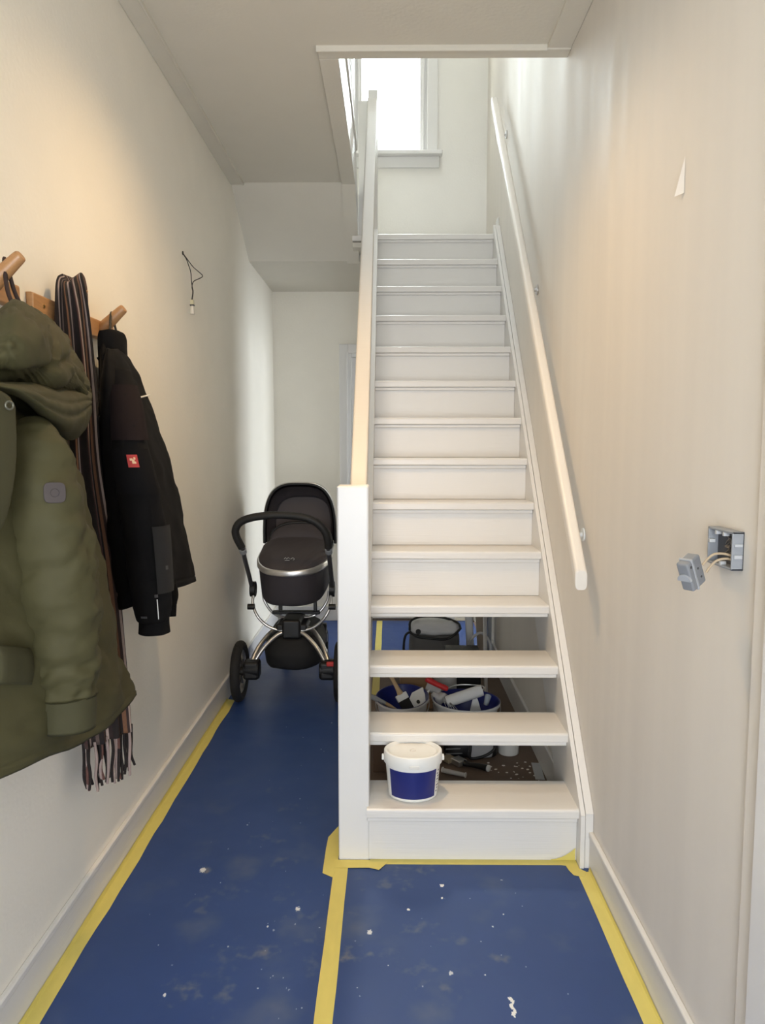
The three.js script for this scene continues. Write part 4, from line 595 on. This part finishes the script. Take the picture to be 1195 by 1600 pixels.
  // carrycot: bowl, silver rim, apron, hood
  const ring = (hw, z0, z1, yf, yb, n = 16) => Array.from({ length: n }, (_, i) => { const a = i / n * Math.PI * 2, c = Math.cos(a), s = Math.sin(a), e = 0.7, sx = Math.sign(c) * Math.pow(Math.abs(c), e), sz = Math.sign(s) * Math.pow(Math.abs(s), e), t = (1 - sz) / 2; return [cx + hw * sx, lerp(yf, yb, Math.pow(t, 0.75)), lerp((z0 + z1) / 2, s > 0 ? z0 : z1, Math.abs(sz))]; });
  part('carrycot', skin([ring(0.165, -4.13, -4.8, 0.545, 0.6), ring(0.19, -4.10, -4.86, 0.56, 0.62), ring(0.205, -4.085, -4.9, 0.64, 0.72), ring(0.212, -4.075, -4.91, 0.735, 0.84)], 72, 24, { disp: (u, v, p) => 0.006 * fbm(p.x * 8, p.y * 6, p.z * 6, 2) }), fabDark, st);
  const rimRings = [[0.210, 0.724], [0.220, 0.727], [0.222, 0.742], [0.220, 0.757], [0.210, 0.76]];
  part('carrycot_rim', skin(rimRings.map(([w, y]) => ring(w, -4.08 + (w - 0.21), -4.9 - (w - 0.21), y, y + 0.105)), 96, 10, { cap0: false, cap1: false }), alu, st, 'brushed silver rim');
  const ap = part('apron', surf((u, v) => { // padded cover, front edge at the rim, rising to the flap
    const a = lerp(-1, 1, u), zf = -4.082 - 0.06 * Math.pow(Math.abs(a), 5), z = lerp(zf, -4.5, v), e = 1 - Math.pow(Math.abs(a), 4), w = 0.208 * (1 - 0.35 * Math.pow(1 - v, 6));
    return [cx + a * w, 0.757 + 0.09 * v + 0.05 * e * Math.sin(Math.min(1, v * 1.6) * Math.PI / 2) + 0.004 * fbm(a * 4, v * 5, 2, 2) + 0.005 * Math.sin((a - v) * 26) * smooth(0.2, 0.9, a) * (1 - v), z];
  }, 48, 36), fab, st);
  const mark = std(S(214, 212, 208), 0.5), mk = (pts) => part('logo_stroke', tube(pts, 0.0013, 20, 5), mark, ap);
  mk([[-0.605, 0.812, -4.17], [-0.598, 0.819, -4.18], [-0.590, 0.813, -4.172], [-0.582, 0.819, -4.18], [-0.574, 0.814, -4.172]]);
  mk([[-0.60, 0.806, -4.16], [-0.585, 0.8065, -4.16], [-0.572, 0.806, -4.16]]);
  mk([[-0.568, 0.812, -4.17], [-0.556, 0.818, -4.178], [-0.546, 0.812, -4.17], [-0.552, 0.807, -4.162]]);
  part('apron_flap', surf((u, v) => { const a = lerp(-1, 1, u), h = 0.125 * Math.pow(Math.max(0, 1 - Math.pow(Math.abs(a), 2.6)), 0.5); return [cx + 0.015 + a * 0.195, 0.855 + h * v, -4.5 - 0.05 * v + 0.02 * Math.sin(v * 3.1)]; }, 40, 14), fab, ap);
  part('flap_piping', tube(Array.from({ length: 21 }, (_, i) => { const a = lerp(-1, 1, i / 20), h = 0.125 * Math.pow(Math.max(0, 1 - Math.pow(Math.abs(a), 2.6)), 0.5); return [cx + 0.015 + a * 0.197, 0.857 + h, -4.552]; }), 0.009, 60, 8), M.black, ap);
  const arch = (t, hw, base, top) => { const a = Math.PI * (1 - t), c = Math.cos(a), s = Math.sin(a); return [cx + hw * Math.sign(c) * Math.pow(Math.abs(c), 0.62), base + (top - base) * Math.pow(s, 0.62)]; };
  const hoodAt = (u, v, off) => { const k = Math.cos(v * Math.PI / 2), [x, y] = arch(u, 0.222 * Math.pow(k, 0.45) - off, 0.84, 0.84 + (0.375 - off) * Math.pow(k, 0.38)); return [x, y, -4.64 - 0.24 * Math.sin(v * Math.PI / 2)]; };
  const hd = part('hood', surf((u, v) => { const p = hoodAt(u, v * 0.97, 0); return p; }, 60, 30), fabDark, st);
  part('hood_lining', surf((u, v) => { const p = hoodAt(u, v * 0.95, 0.012); p[2] += 0.006 * fbm(u * 9, v * 6, 3, 3); return [p[0], p[1], p[2] + 0.012]; }, 60, 30), std(S(84, 77, 79), 0.75), hd);
  part('hood_edge', tube(Array.from({ length: 41 }, (_, i) => [...arch(i / 40, 0.224, 0.84, 1.217), -4.635]), 0.0085, 120, 8), M.black, hd);
  part('hood_trim', tube(Array.from({ length: 41 }, (_, i) => [...arch(i / 40, 0.231, 0.84, 1.224), -4.65]), 0.0075, 120, 8), alu, hd, 'silver hood trim');
  part('visor_seam', tube(Array.from({ length: 31 }, (_, i) => { const [x, y] = arch(i / 30, 0.185, 0.9, 1.13); return [x + 0.01, y, -4.77]; }), 0.004, 80, 6), fabDark, hd);
  part('hood_back_panel', surf((u, v) => { const [x, y] = arch(u, 0.188 * Math.max(0.02, v), 0.88, 0.88 + 0.25 * Math.max(0.02, v)); return [x + 0.01, y, -4.76 - 0.02 * v]; }, 40, 10), std(S(92, 85, 86), 0.75), hd);
  // basket
  part('basket', skin([[0.165, 0.17, -4.15, -4.66], [0.172, 0.19, -4.13, -4.7], [0.178, 0.26, -4.12, -4.72], [0.15, 0.335, -4.15, -4.7], [0.12, 0.345, -4.18, -4.66]].map(([w, y, a, b]) => ring(w, a, b, y, y + 0.02)), 60, 24, { disp: (u, v, p) => 0.012 * fbm(p.x * 9, p.y * 8, p.z * 5, 3) }), std(S(17, 17, 18), 0.8), st);
}

// ---------------------------------------------------------------- paint tub on the bottom step
{
  const c = [0.085, 0.2, -2.577], h = 0.150, t = thing('paint_tub', 'white oval paint tub with blue label on the bottom step', 'bucket', c, 'paint tubs and buckets');
  const ov = (g) => { g.scale(1, 1, 0.86); g.translate(...c); return g; };
  part('tub', ov(lathe([[0, 0.001], [0.08, 0.001], [0.0875, 0.003], [0.089, 0.01], [0.0985, h - 0.03], [0.0995, h - 0.028], [0.1, h - 0.012], [0.097, h - 0.01]], 72)), M.whitePlastic, t);
  part('lid', ov(lathe([[0, h + 0.012], [0.084, h + 0.012], [0.09, h + 0.010], [0.092, h + 0.018], [0.099, h + 0.02], [0.1045, h + 0.016], [0.106, h - 0.002], [0.1055, h - 0.022], [0.101, h - 0.023], [0.1, h - 0.01]], 72)), M.whitePlastic, t);
  part('lid_emblem', put(new THREE.TorusGeometry(0.01, 0.0012, 6, 24).rotateX(Math.PI / 2), [0.085, 0.2 + h + 0.0125, -2.577]), std(S(220, 214, 206), 0.5), t);
  part('tear_tab', rbox(0.07, 0.105, 0.2 + h - 0.018, 0.2 + h - 0.008, -2.577 + 0.0895, -2.577 + 0.0925, 0.001), std(S(222, 220, 214), 0.4), t);
  for (const s of [-1, 1]) part('handle_lug', rbox(0.085 + s * 0.108 - 0.005, 0.085 + s * 0.108 + 0.005, 0.2 + h - 0.02, 0.2 + h - 0.002, -2.585, -2.567, 0.003), M.whitePlastic, t);
  const wrap = (a0, a1, y0, y1, lift) => surf((u, v) => { const a = lerp(a0, a1, u), y = lerp(y0, y1, v), r = lerp(0.089, 0.0985, (y - 0.01) / (h - 0.04)) + lift; return [c[0] + r * Math.sin(a), c[1] + y, c[2] + 0.86 * r * Math.cos(a)]; }, 40, 6);
  part('label', wrap(-1.02, 0.98, 0.014, 0.116, 0.0006), M.navy, t, 'plain dark blue label');
  part('label_text', [0, 1, 2, 3, 4, 5, 6, 7].map((k) => wrap(1.06 + 0.05 * (k % 2), 1.12 + 0.06 * ((k * 7) % 3) + 0.05, 0.026 + k * 0.011, 0.031 + k * 0.011, 0.0007)), std(S(110, 110, 118), 0.6), t).userData.kind = 'stuff';
}

// ---------------------------------------------------------------- under the stairs
{ // bucket with blue inside, brushes and knives
  const bucket = (c, h, rb, rt, sc, tilt, label, wall) => {
    const t = thing('paint_bucket', label, 'bucket', c, 'paint tubs and buckets'), f = (g) => { g.scale(1, 1, sc); return put(g, c, tilt); };
    part('shell', f(lathe([[0, 0], [rb - 0.004, 0], [rb, 0.004], [rt, h], [rt + 0.006, h], [rt + 0.006, h - 0.014], [rt + 0.001, h - 0.014]], 56)), wall, t);
    part('inside', f(lathe([[0, 0.012], [rb - 0.004, 0.012], [rt - 0.004, h - 0.001], [rt + 0.004, h + 0.001]], 56)), M.navy, t, 'dark blue painted inside');
    part('handle', f(tube(Array.from({ length: 13 }, (_, i) => { const a = i / 12 * Math.PI; return [(rt + 0.006) * Math.cos(a), h - 0.02 - 0.07 * Math.sin(a), (rt + 0.012) * Math.sin(a)]; }), 0.0025, 40, 6)), M.steel, t);
  };
  bucket([0.07, 0.003, -3.63], 0.195, 0.105, 0.13, 1.3, [0.03, 0, 0.03], 'bucket with blue inside holding brushes, left under the stairs', std(S(206, 204, 200), 0.45));
  bucket([0.385, 0.003, -3.63], 0.178, 0.13, 0.165, 0.9, [0.03, 0.1, -0.03], 'wide blue-lined tub holding the paint roller, under the stairs', std(S(200, 200, 198), 0.45));
  const wood = std(S(188, 160, 122), 0.55), bristle = std(S(40, 38, 38), 0.9), iron = std(new THREE.Color().setRGB(0.55, 0.55, 0.54), 0.35, { metalness: 0.9 });
  { const t = thing('paint_brush', 'flat paint brush with pale wooden handle in the left bucket', 'brush', [0.06, 0.15, -3.66], 'brushes');
    const q = (g) => put(g, [0.072, 0.17, -3.645], [-0.5, 0.1, 0.5]);
    part('handle', q(limb([[[0, 0.03, 0], 0.019], [[0, 0.06, 0], 0.012], [[0, 0.11, 0], 0.010], [[0, 0.17, 0], 0.012], [[0, 0.19, 0], 0.007]], 16, 24, { flat: 0.6, ref: [0, 0, 1] })), wood, t);
    part('ferrule', q(new RoundedBoxGeometry(0.062, 0.035, 0.02, 2, 0.004).translate(0, 0.017, 0)), M.whitePlastic, t); part('bristles', q(new RoundedBoxGeometry(0.058, 0.06, 0.016, 2, 0.004).translate(0, -0.028, 0)), bristle, t); }
  { const t = thing('paint_scraper', 'scraper with grey and wood handle leaning over the left bucket rim', 'scraper', [-0.03, 0.15, -3.6], 'brushes');
    part('handle', limb([[[-0.118, 0.222, -3.575], 0.013], [[-0.09, 0.212, -3.575], 0.017], [[-0.045, 0.19, -3.575], 0.015], [[-0.02, 0.178, -3.575], 0.012]], 16, 20, { flat: 0.7, ref: [0, 1, 0] }), M.grey, t);
    part('shank', limb([[[-0.022, 0.178, -3.575], 0.012], [[0.0, 0.166, -3.575], 0.013], [[0.045, 0.135, -3.58], 0.009]], 14, 14, { flat: 0.7, ref: [0, 1, 0] }), wood, t); }
  { const t = thing('putty_knife', 'white plastic spatula standing in the left bucket', 'spatula', [0.14, 0.1, -3.66], 'brushes');
    const s = new THREE.Shape([[-0.055, 0], [-0.06, 0.07], [-0.02, 0.12], [0.0, 0.095], [0.02, 0.12], [0.03, 0.06], [0.05, 0.01]].map((p) => new THREE.Vector2(...p)));
    part('blade', put(new THREE.ExtrudeGeometry(s, { depth: 0.004, bevelEnabled: false }), [0.135, 0.12, -3.645], [-0.7, -0.3, -0.5]), M.whitePlastic, t);
    part('knob', put(new THREE.CylinderGeometry(0.009, 0.009, 0.008, 14).rotateX(Math.PI / 2), [0.146, 0.165, -3.635], [-0.7, -0.3, 0]), M.black, t); }
  single('mixing_stick', rod([0.03, 0.125, -3.56], [0.16, 0.16, -3.55], 0.006, 0.006, 6), M.whitePlastic, 'thin white stirring stick across the left bucket', 'stick');
  // roller
  { const t = thing('paint_roller', 'white fluffy paint roller with red handle lying on the wide tub', 'paint roller', [0.38, 0.2, -3.65]);
    part('sleeve', limb([[[0.29, 0.178, -3.6], 0.024], [[0.294, 0.18, -3.6], 0.0285], [[0.38, 0.206, -3.61], 0.029], [[0.46, 0.23, -3.62], 0.0285], [[0.464, 0.231, -3.62], 0.024]], 28, 40, { disp: (u, v) => 0.002 * fbm(u * 30, v * 40, 1, 2) }), std(S(222, 222, 220), 0.95), t);
    part('wire_frame', tube([[0.464, 0.231, -3.62], [0.476, 0.236, -3.625], [0.47, 0.24, -3.66], [0.40, 0.24, -3.68], [0.34, 0.236, -3.68], [0.295, 0.222, -3.665]], 0.0035, 50, 7), M.steel, t);
    part('handle', limb([[[0.298, 0.222, -3.665], 0.010], [[0.285, 0.227, -3.665], 0.0145], [[0.245, 0.245, -3.665], 0.014], [[0.2, 0.268, -3.665], 0.0155], [[0.186, 0.275, -3.665], 0.012]], 16, 24), std(S(200, 44, 44), 0.45), t, 'red grip'); }
  { const t = thing('paint_roller', 'small used grey roller sleeve behind the wide tub', 'paint roller', [0.24, 0.2, -3.72]);
    part('sleeve', limb([[[0.195, 0.225, -3.72], 0.02], [[0.2, 0.224, -3.72], 0.027], [[0.255, 0.2, -3.70], 0.027], [[0.262, 0.198, -3.70], 0.02]], 24, 24, { disp: (u, v) => 0.003 * fbm(u * 20, v * 20, 3, 2) }), std(S(176, 174, 172), 0.95), t);
    part('cloth', skin([[0.03, 0.2], [0.045, 0.19], [0.04, 0.165], [0.03, 0.15]].map(([w, y]) => Array.from({ length: 8 }, (_, i) => [0.255 + w * Math.cos(i / 8 * 6.28), y + 0.01 * Math.sin(i * 2.2), -3.66 + 0.6 * w * Math.sin(i / 8 * 6.28)])), 30, 12, { disp: (u, v, p) => 0.012 * fbm(p.x * 30, p.y * 30, p.z * 20, 3) }), std(S(190, 188, 186), 0.9), t); }
  { const t = thing('mixing_whisk', 'steel wire mixing whisk in the wide tub', 'whisk', [0.3, 0.12, -3.6]);
    for (let k = 0; k < 5; k++) part('wire', tube([[0.27, 0.2, -3.6], [0.28 + 0.012 * k, 0.165, -3.585 + 0.008 * k], [0.305 + 0.012 * k, 0.12, -3.58 + 0.008 * k], [0.33 + 0.006 * k, 0.1, -3.58]], 0.0022, 24, 5), M.steel, t); }
  { const s = new THREE.Shape([[-0.035, 0], [-0.012, 0.085], [0.004, 0.09], [0.012, 0.07], [0.03, 0.0]].map((p) => new THREE.Vector2(...p)));
    single('filling_knife', put(new THREE.ExtrudeGeometry(s, { depth: 0.004, bevelEnabled: true, bevelSize: 0.001, bevelThickness: 0.001, bevelSegments: 1 }), [0.435, 0.11, -3.6], [-0.4, 0.1, 0]), std(S(214, 214, 212), 0.5), 'white triangular filling knife standing in the wide tub', 'spatula'); }
  single('plastic_cup', put(lathe([[0, 0], [0.012, 0], [0.016, 0.05], [0.0145, 0.05], [0.011, 0.003], [0, 0.003]], 24), [0.49, 0.15, -3.64], [0.1, 0, -0.2]), new THREE.MeshPhysicalMaterial({ color: 0xe8eef2, transmission: 0.6, roughness: 0.3, thickness: 0 }), 'small clear plastic cup at the right of the wide tub', 'cup');
  // things standing behind
  { const t = thing('cardboard_box', 'small brown cardboard box behind the left bucket', 'box', [0.17, 0, -4.05]); const cb = std(S(150, 120, 88), 0.85);
    part('carton', rbox(0.06, 0.24, 0.001, 0.215, -4.16, -3.98, 0.003), cb, t); part('flap', put(new THREE.BoxGeometry(0.17, 0.004, 0.09), [0.15, 0.23, -4.0], [-0.35, 0, 0]), cb, t); }
  single('black_jar', [put(lathe([[0, 0], [0.028, 0], [0.03, 0.01], [0.03, 0.05], [0.02, 0.056], [0.02, 0.075], [0, 0.075]], 24), [0.072, 0.245, -4.01])], M.black, 'small black jar on the cardboard box', 'jar').position.y = -0.0115;
  { const t = thing('paint_can', 'pale grey paint can behind the red roller handle', 'can', [0.3, 0, -3.93]);
    part('can', put(lathe([[0, 0.001], [0.062, 0.001], [0.064, 0.006], [0.064, 0.225], [0.0665, 0.23], [0.064, 0.235], [0.055, 0.232], [0.055, 0.226], [0, 0.226]], 40), [0.305, 0, -3.95]), std(S(176, 174, 172), 0.35), t); }
  single('black_crate', [rbox(0.33, 0.52, 0.001, 0.27, -4.3, -4.08, 0.012), rbox(0.325, 0.525, 0.255, 0.275, -4.305, -4.075, 0.006)], M.black, 'black lidded crate behind the wide tub', 'crate');
  single('aluminium_pole', rod([0.54, 0.001, -4.0], [0.6, 0.95, -4.7], 0.011), std(S(190, 190, 192), 0.3, { metalness: 0.7 }), 'thin pole leaning back under the stairs beside the black crate', 'pole');
  // tool bag with white bag on top
  const bagMat = std(S(98, 96, 94), 0.8);
  { const t = thing('tool_bag', 'grey fabric bag with black straps and white sack on top under the stairs', 'bag', [0.29, 0, -4.75]);
    const ring = (w, d, y) => Array.from({ length: 8 }, (_, i) => { const a = i / 8 * Math.PI * 2 + Math.PI / 8, c = Math.cos(a), s = Math.sin(a); return [0.295 + w * Math.sign(c) * Math.pow(Math.abs(c), 0.5), y, -4.78 + d * Math.sign(s) * Math.pow(Math.abs(s), 0.5)]; });
    part('body', skin([ring(0.155, 0.11, 0.004), ring(0.165, 0.12, 0.03), ring(0.165, 0.12, 0.16), ring(0.16, 0.115, 0.235)], 48, 20, { disp: (u, v, p) => 0.01 * fbm(p.x * 9, p.y * 9, 2, 2) }), bagMat, t);
    part('white_sack', skin([[0.13, 0.08, 0.225], [0.165, 0.11, 0.25], [0.16, 0.105, 0.29], [0.12, 0.08, 0.312], [0.06, 0.04, 0.315]].map(([w, d, y]) => ring(w, d, y)), 48, 24, { disp: (u, v, p) => 0.02 * fbm(p.x * 14, p.y * 20, p.z * 10, 3) }), std(S(206, 206, 206), 0.6), t, 'crumpled white sack');
    part('strap', tube([[0.13, 0.26, -4.66], [0.18, 0.235, -4.645], [0.26, 0.225, -4.64], [0.36, 0.22, -4.64], [0.42, 0.25, -4.65], [0.46, 0.285, -4.67]], 0.008, 40, 8), M.black, t);
    part('strap', tube([[0.13, 0.265, -4.68], [0.14, 0.32, -4.72], [0.22, 0.34, -4.76], [0.34, 0.335, -4.76], [0.44, 0.31, -4.72], [0.46, 0.28, -4.68]], 0.008, 40, 8), M.black, t);
    part('handle_strap', tube([[0.14, 0.265, -4.66], [0.105, 0.245, -4.65], [0.092, 0.18, -4.65], [0.094, 0.06, -4.65], [0.12, 0.01, -4.66]], 0.008, 30, 8), M.black, t);
    part('buckle', put(new THREE.CylinderGeometry(0.017, 0.017, 0.01, 20).rotateX(Math.PI / 2), [0.185, 0.262, -4.664]), M.black, t); }
  single('plastic_profile', put(new RoundedBoxGeometry(0.05, 1.0, 0.03, 3, 0.012), [0.512, 0.49, -4.77], [-0.1, 0, 0.05]), std(S(196, 197, 198), 0.4), 'white rounded plastic profile leaning beside the grey bag', 'panel');
  single('wooden_plank', put(new THREE.BoxGeometry(0.05, 1.2, 0.018), [0.575, 0.6, -4.79], [-0.08, 0, 0.06]), std(S(150, 138, 124), 0.8), 'greyish plank leaning between white profile and wall', 'plank');
  single('leaning_board', put(new THREE.BoxGeometry(0.03, 1.1, 0.06), [0.612, 0.552, -4.86], [0, 0, 0.01]), std(S(30, 29, 29), 0.6), 'black board standing beside the plank under the stairs', 'board');
  single('steel_profile', [box(0.655, 0.658, 0.001, 1.1, -4.86, -4.82), box(0.655, 0.685, 0.001, 1.1, -4.86, -4.857)], std(S(150, 152, 154), 0.35, { metalness: 0.6 }), 'grey metal angle profile standing at the right wall', 'profile');
  single('cable_loop', tube([[0.5, 0.09, -4.7], [0.53, 0.2, -4.7], [0.6, 0.24, -4.72], [0.655, 0.17, -4.72], [0.65, 0.06, -4.72], [0.6, 0.012, -4.7], [0.53, 0.012, -4.69]], 0.009, 50, 8, true), std(S(200, 200, 200), 0.5), 'white cable loop at the foot of the leaning boards', 'cable');
  // on the brown floor just behind the bottom step
  { const t = thing('tool_pouch', 'black framed tool pouch with grey pocket lying on the brown floor', 'bag', [0.38, 0, -3.36]);
    const ring = (w, d, y, o = 0) => Array.from({ length: 8 }, (_, i) => { const a = i / 8 * Math.PI * 2 + Math.PI / 8, c = Math.cos(a), s = Math.sin(a); return [0.385 + o + w * Math.sign(c) * Math.pow(Math.abs(c), 0.6), y, -3.395 + d * Math.sign(s) * Math.pow(Math.abs(s), 0.6)]; });
    part('body', skin([ring(0.12, 0.06, 0.003), ring(0.128, 0.07, 0.02), ring(0.125, 0.065, 0.08), ring(0.10, 0.05, 0.105)], 48, 16, { disp: (u, v, p) => 0.006 * fbm(p.x * 12, p.y * 12, 2, 2) }), M.black, t);
    part('grey_pocket', skin([[0.40, 0.07, 0.008], [0.40, 0.075, 0.03], [0.405, 0.07, 0.075], [0.41, 0.06, 0.09]].map(([x, w, y]) => [[x - w * 0.3, y, -3.32], [x + w, y, -3.327], [x + w * 1.1, y, -3.365], [x - w * 0.3, y, -3.345]]), 24, 12, {}), std(S(170, 170, 172), 0.6), t);
    part('strap', tube([[0.38, 0.09, -3.325], [0.376, 0.05, -3.313], [0.378, 0.012, -3.31], [0.44, 0.02, -3.315], [0.49, 0.05, -3.325], [0.5, 0.085, -3.345]], 0.007, 40, 8), M.black, t);
    for (let k = 0; k < 3; k++) part('webbing', put(new THREE.BoxGeometry(0.085, 0.004, 0.003), [0.305, 0.028 + k * 0.022, -3.324 - k * 0.002], [0, 0.1, 0]), std(S(120, 120, 122), 0.7), t); }
  { const t = thing('white_pot', 'plain white plastic pot on the brown floor near the right baseboard', 'pot', [0.567, 0, -3.395]);
    part('pot', put(lathe([[0, 0.001], [0.044, 0.001], [0.048, 0.004], [0.052, 0.1], [0.049, 0.1], [0.045, 0.006], [0, 0.006]], 36), [0.567, 0, -3.4]), M.whitePlastic, t); }
  { const t = thing('paint_brush', 'black handled paint brush lying on the brown floor', 'brush', [0.36, 0, -3.23], 'brushes');
    part('handle', limb([[[0.34, 0.018, -3.245], 0.016], [[0.365, 0.016, -3.232], 0.0125], [[0.4, 0.018, -3.215], 0.014], [[0.44, 0.019, -3.19], 0.0165]], 20, 24, { flat: 0.9, ref: [0, 1, 0] }), std(S(18, 18, 19), 0.3), t);
    part('end_cap', limb([[[0.439, 0.019, -3.1905], 0.0165], [[0.447, 0.019, -3.186], 0.016], [[0.45, 0.019, -3.184], 0.008]], 20, 10, { flat: 0.9, ref: [0, 1, 0] }), M.whitePlastic, t);
    part('ferrule', put(new RoundedBoxGeometry(0.05, 0.026, 0.06, 2, 0.004), [0.318, 0.018, -3.262], [0, 0.62, 0]), iron, t);
    part('bristles', put(new RoundedBoxGeometry(0.05, 0.02, 0.056, 2, 0.005), [0.276, 0.016, -3.292], [0, 0.62, 0]), std(S(150, 136, 112), 0.9), t); }
  { const t = thing('caulk_nozzle', 'white plastic caulk nozzle lying on the brown floor behind the tub', 'nozzle', [0.28, 0, -3.16]);
    part('tube', limb([[[0.235, 0.011, -3.185], 0.007], [[0.245, 0.011, -3.18], 0.0105], [[0.29, 0.011, -3.157], 0.010], [[0.335, 0.011, -3.135], 0.0095]], 18, 20, {}), std(S(196, 194, 190), 0.5), t);
    part('flange', limb([[[0.236, 0.013, -3.187], 0.0125], [[0.24, 0.013, -3.185], 0.0125]], 18, 4, {}), M.whitePlastic, t);
    part('flange', limb([[[0.334, 0.012, -3.136], 0.0115], [[0.338, 0.012, -3.134], 0.0115]], 18, 4, {}), M.whitePlastic, t); }
  { const t = thing('cardboard_box', 'dark brown carton at the left end under the second tread', 'box', [-0.03, 0, -3.25]); const cb = std(S(92, 72, 56), 0.85);
    part('carton', rbox(-0.072, 0.015, 0.001, 0.15, -3.42, -3.18, 0.003), cb, t); part('flap', put(new THREE.BoxGeometry(0.07, 0.003, 0.07), [-0.03, 0.165, -3.19], [-0.6, 0, 0]), cb, t); }
  single('metal_strip', put(new THREE.BoxGeometry(0.04, 0.002, 0.17), [0.668, 0.0018, -3.2], [0, -0.08, 0]), std(S(186, 190, 194), 0.35, { metalness: 0.4 }), 'short pale metal strip on the floor along the right baseboard', 'strip');
  // dried flakes of filler
  const fl = []; for (let k = 0; k < 26; k++) { const g = new THREE.IcosahedronGeometry(rr(0.003, 0.008), 0); g.scale(1, 0.3, rr(0.6, 1.4)); g.rotateY(rr(0, 3)); g.translate(rr(0.45, 0.66), 0.0025, rr(-3.3, -3.08)); fl.push(g); }
  const m = single('filler_flakes', fl, std(S(226, 222, 214), 0.85), 'small dried white filler flakes on the brown floor', 'flakes'); m.userData.kind = 'stuff';
}
// bare tree outside the landing window
{
  const t = thing('bare_tree', 'bare winter tree outside the landing window', 'tree', [0.3, 0, -7.7]), bark = std(S(150, 140, 132), 0.9), z = -7.7;
  part('trunk', limb([[[0.55, 0, z], 0.09], [[0.5, 2, z], 0.06], [[0.42, 3.4, z], 0.03], [[0.34, 4.6, z], 0.018]], 14, 30), bark, t);
  for (const p of [[[0.42, 3.4, z], [0.33, 3.9, z], [0.27, 4.1, z], [0.2, 4.25, z], [0.14, 4.42, z], [0.1, 4.6, z]], [[0.27, 4.1, z], [0.26, 4.3, z], [0.29, 4.45, z]], [[0.34, 4.5, z], [0.3, 4.75, z], [0.27, 5.0, z], [0.29, 5.2, z], [0.25, 5.5, z]], [[0.33, 3.9, z], [0.2, 4.0, z], [0.1, 4.15, z]]]) part('branch', tube(p, 0.006, 30, 5), bark, t);
}

scene.traverse((o) => { if (o.isLight) o.castShadow = !o.isRectAreaLight; });
renderer.render(scene, camera);
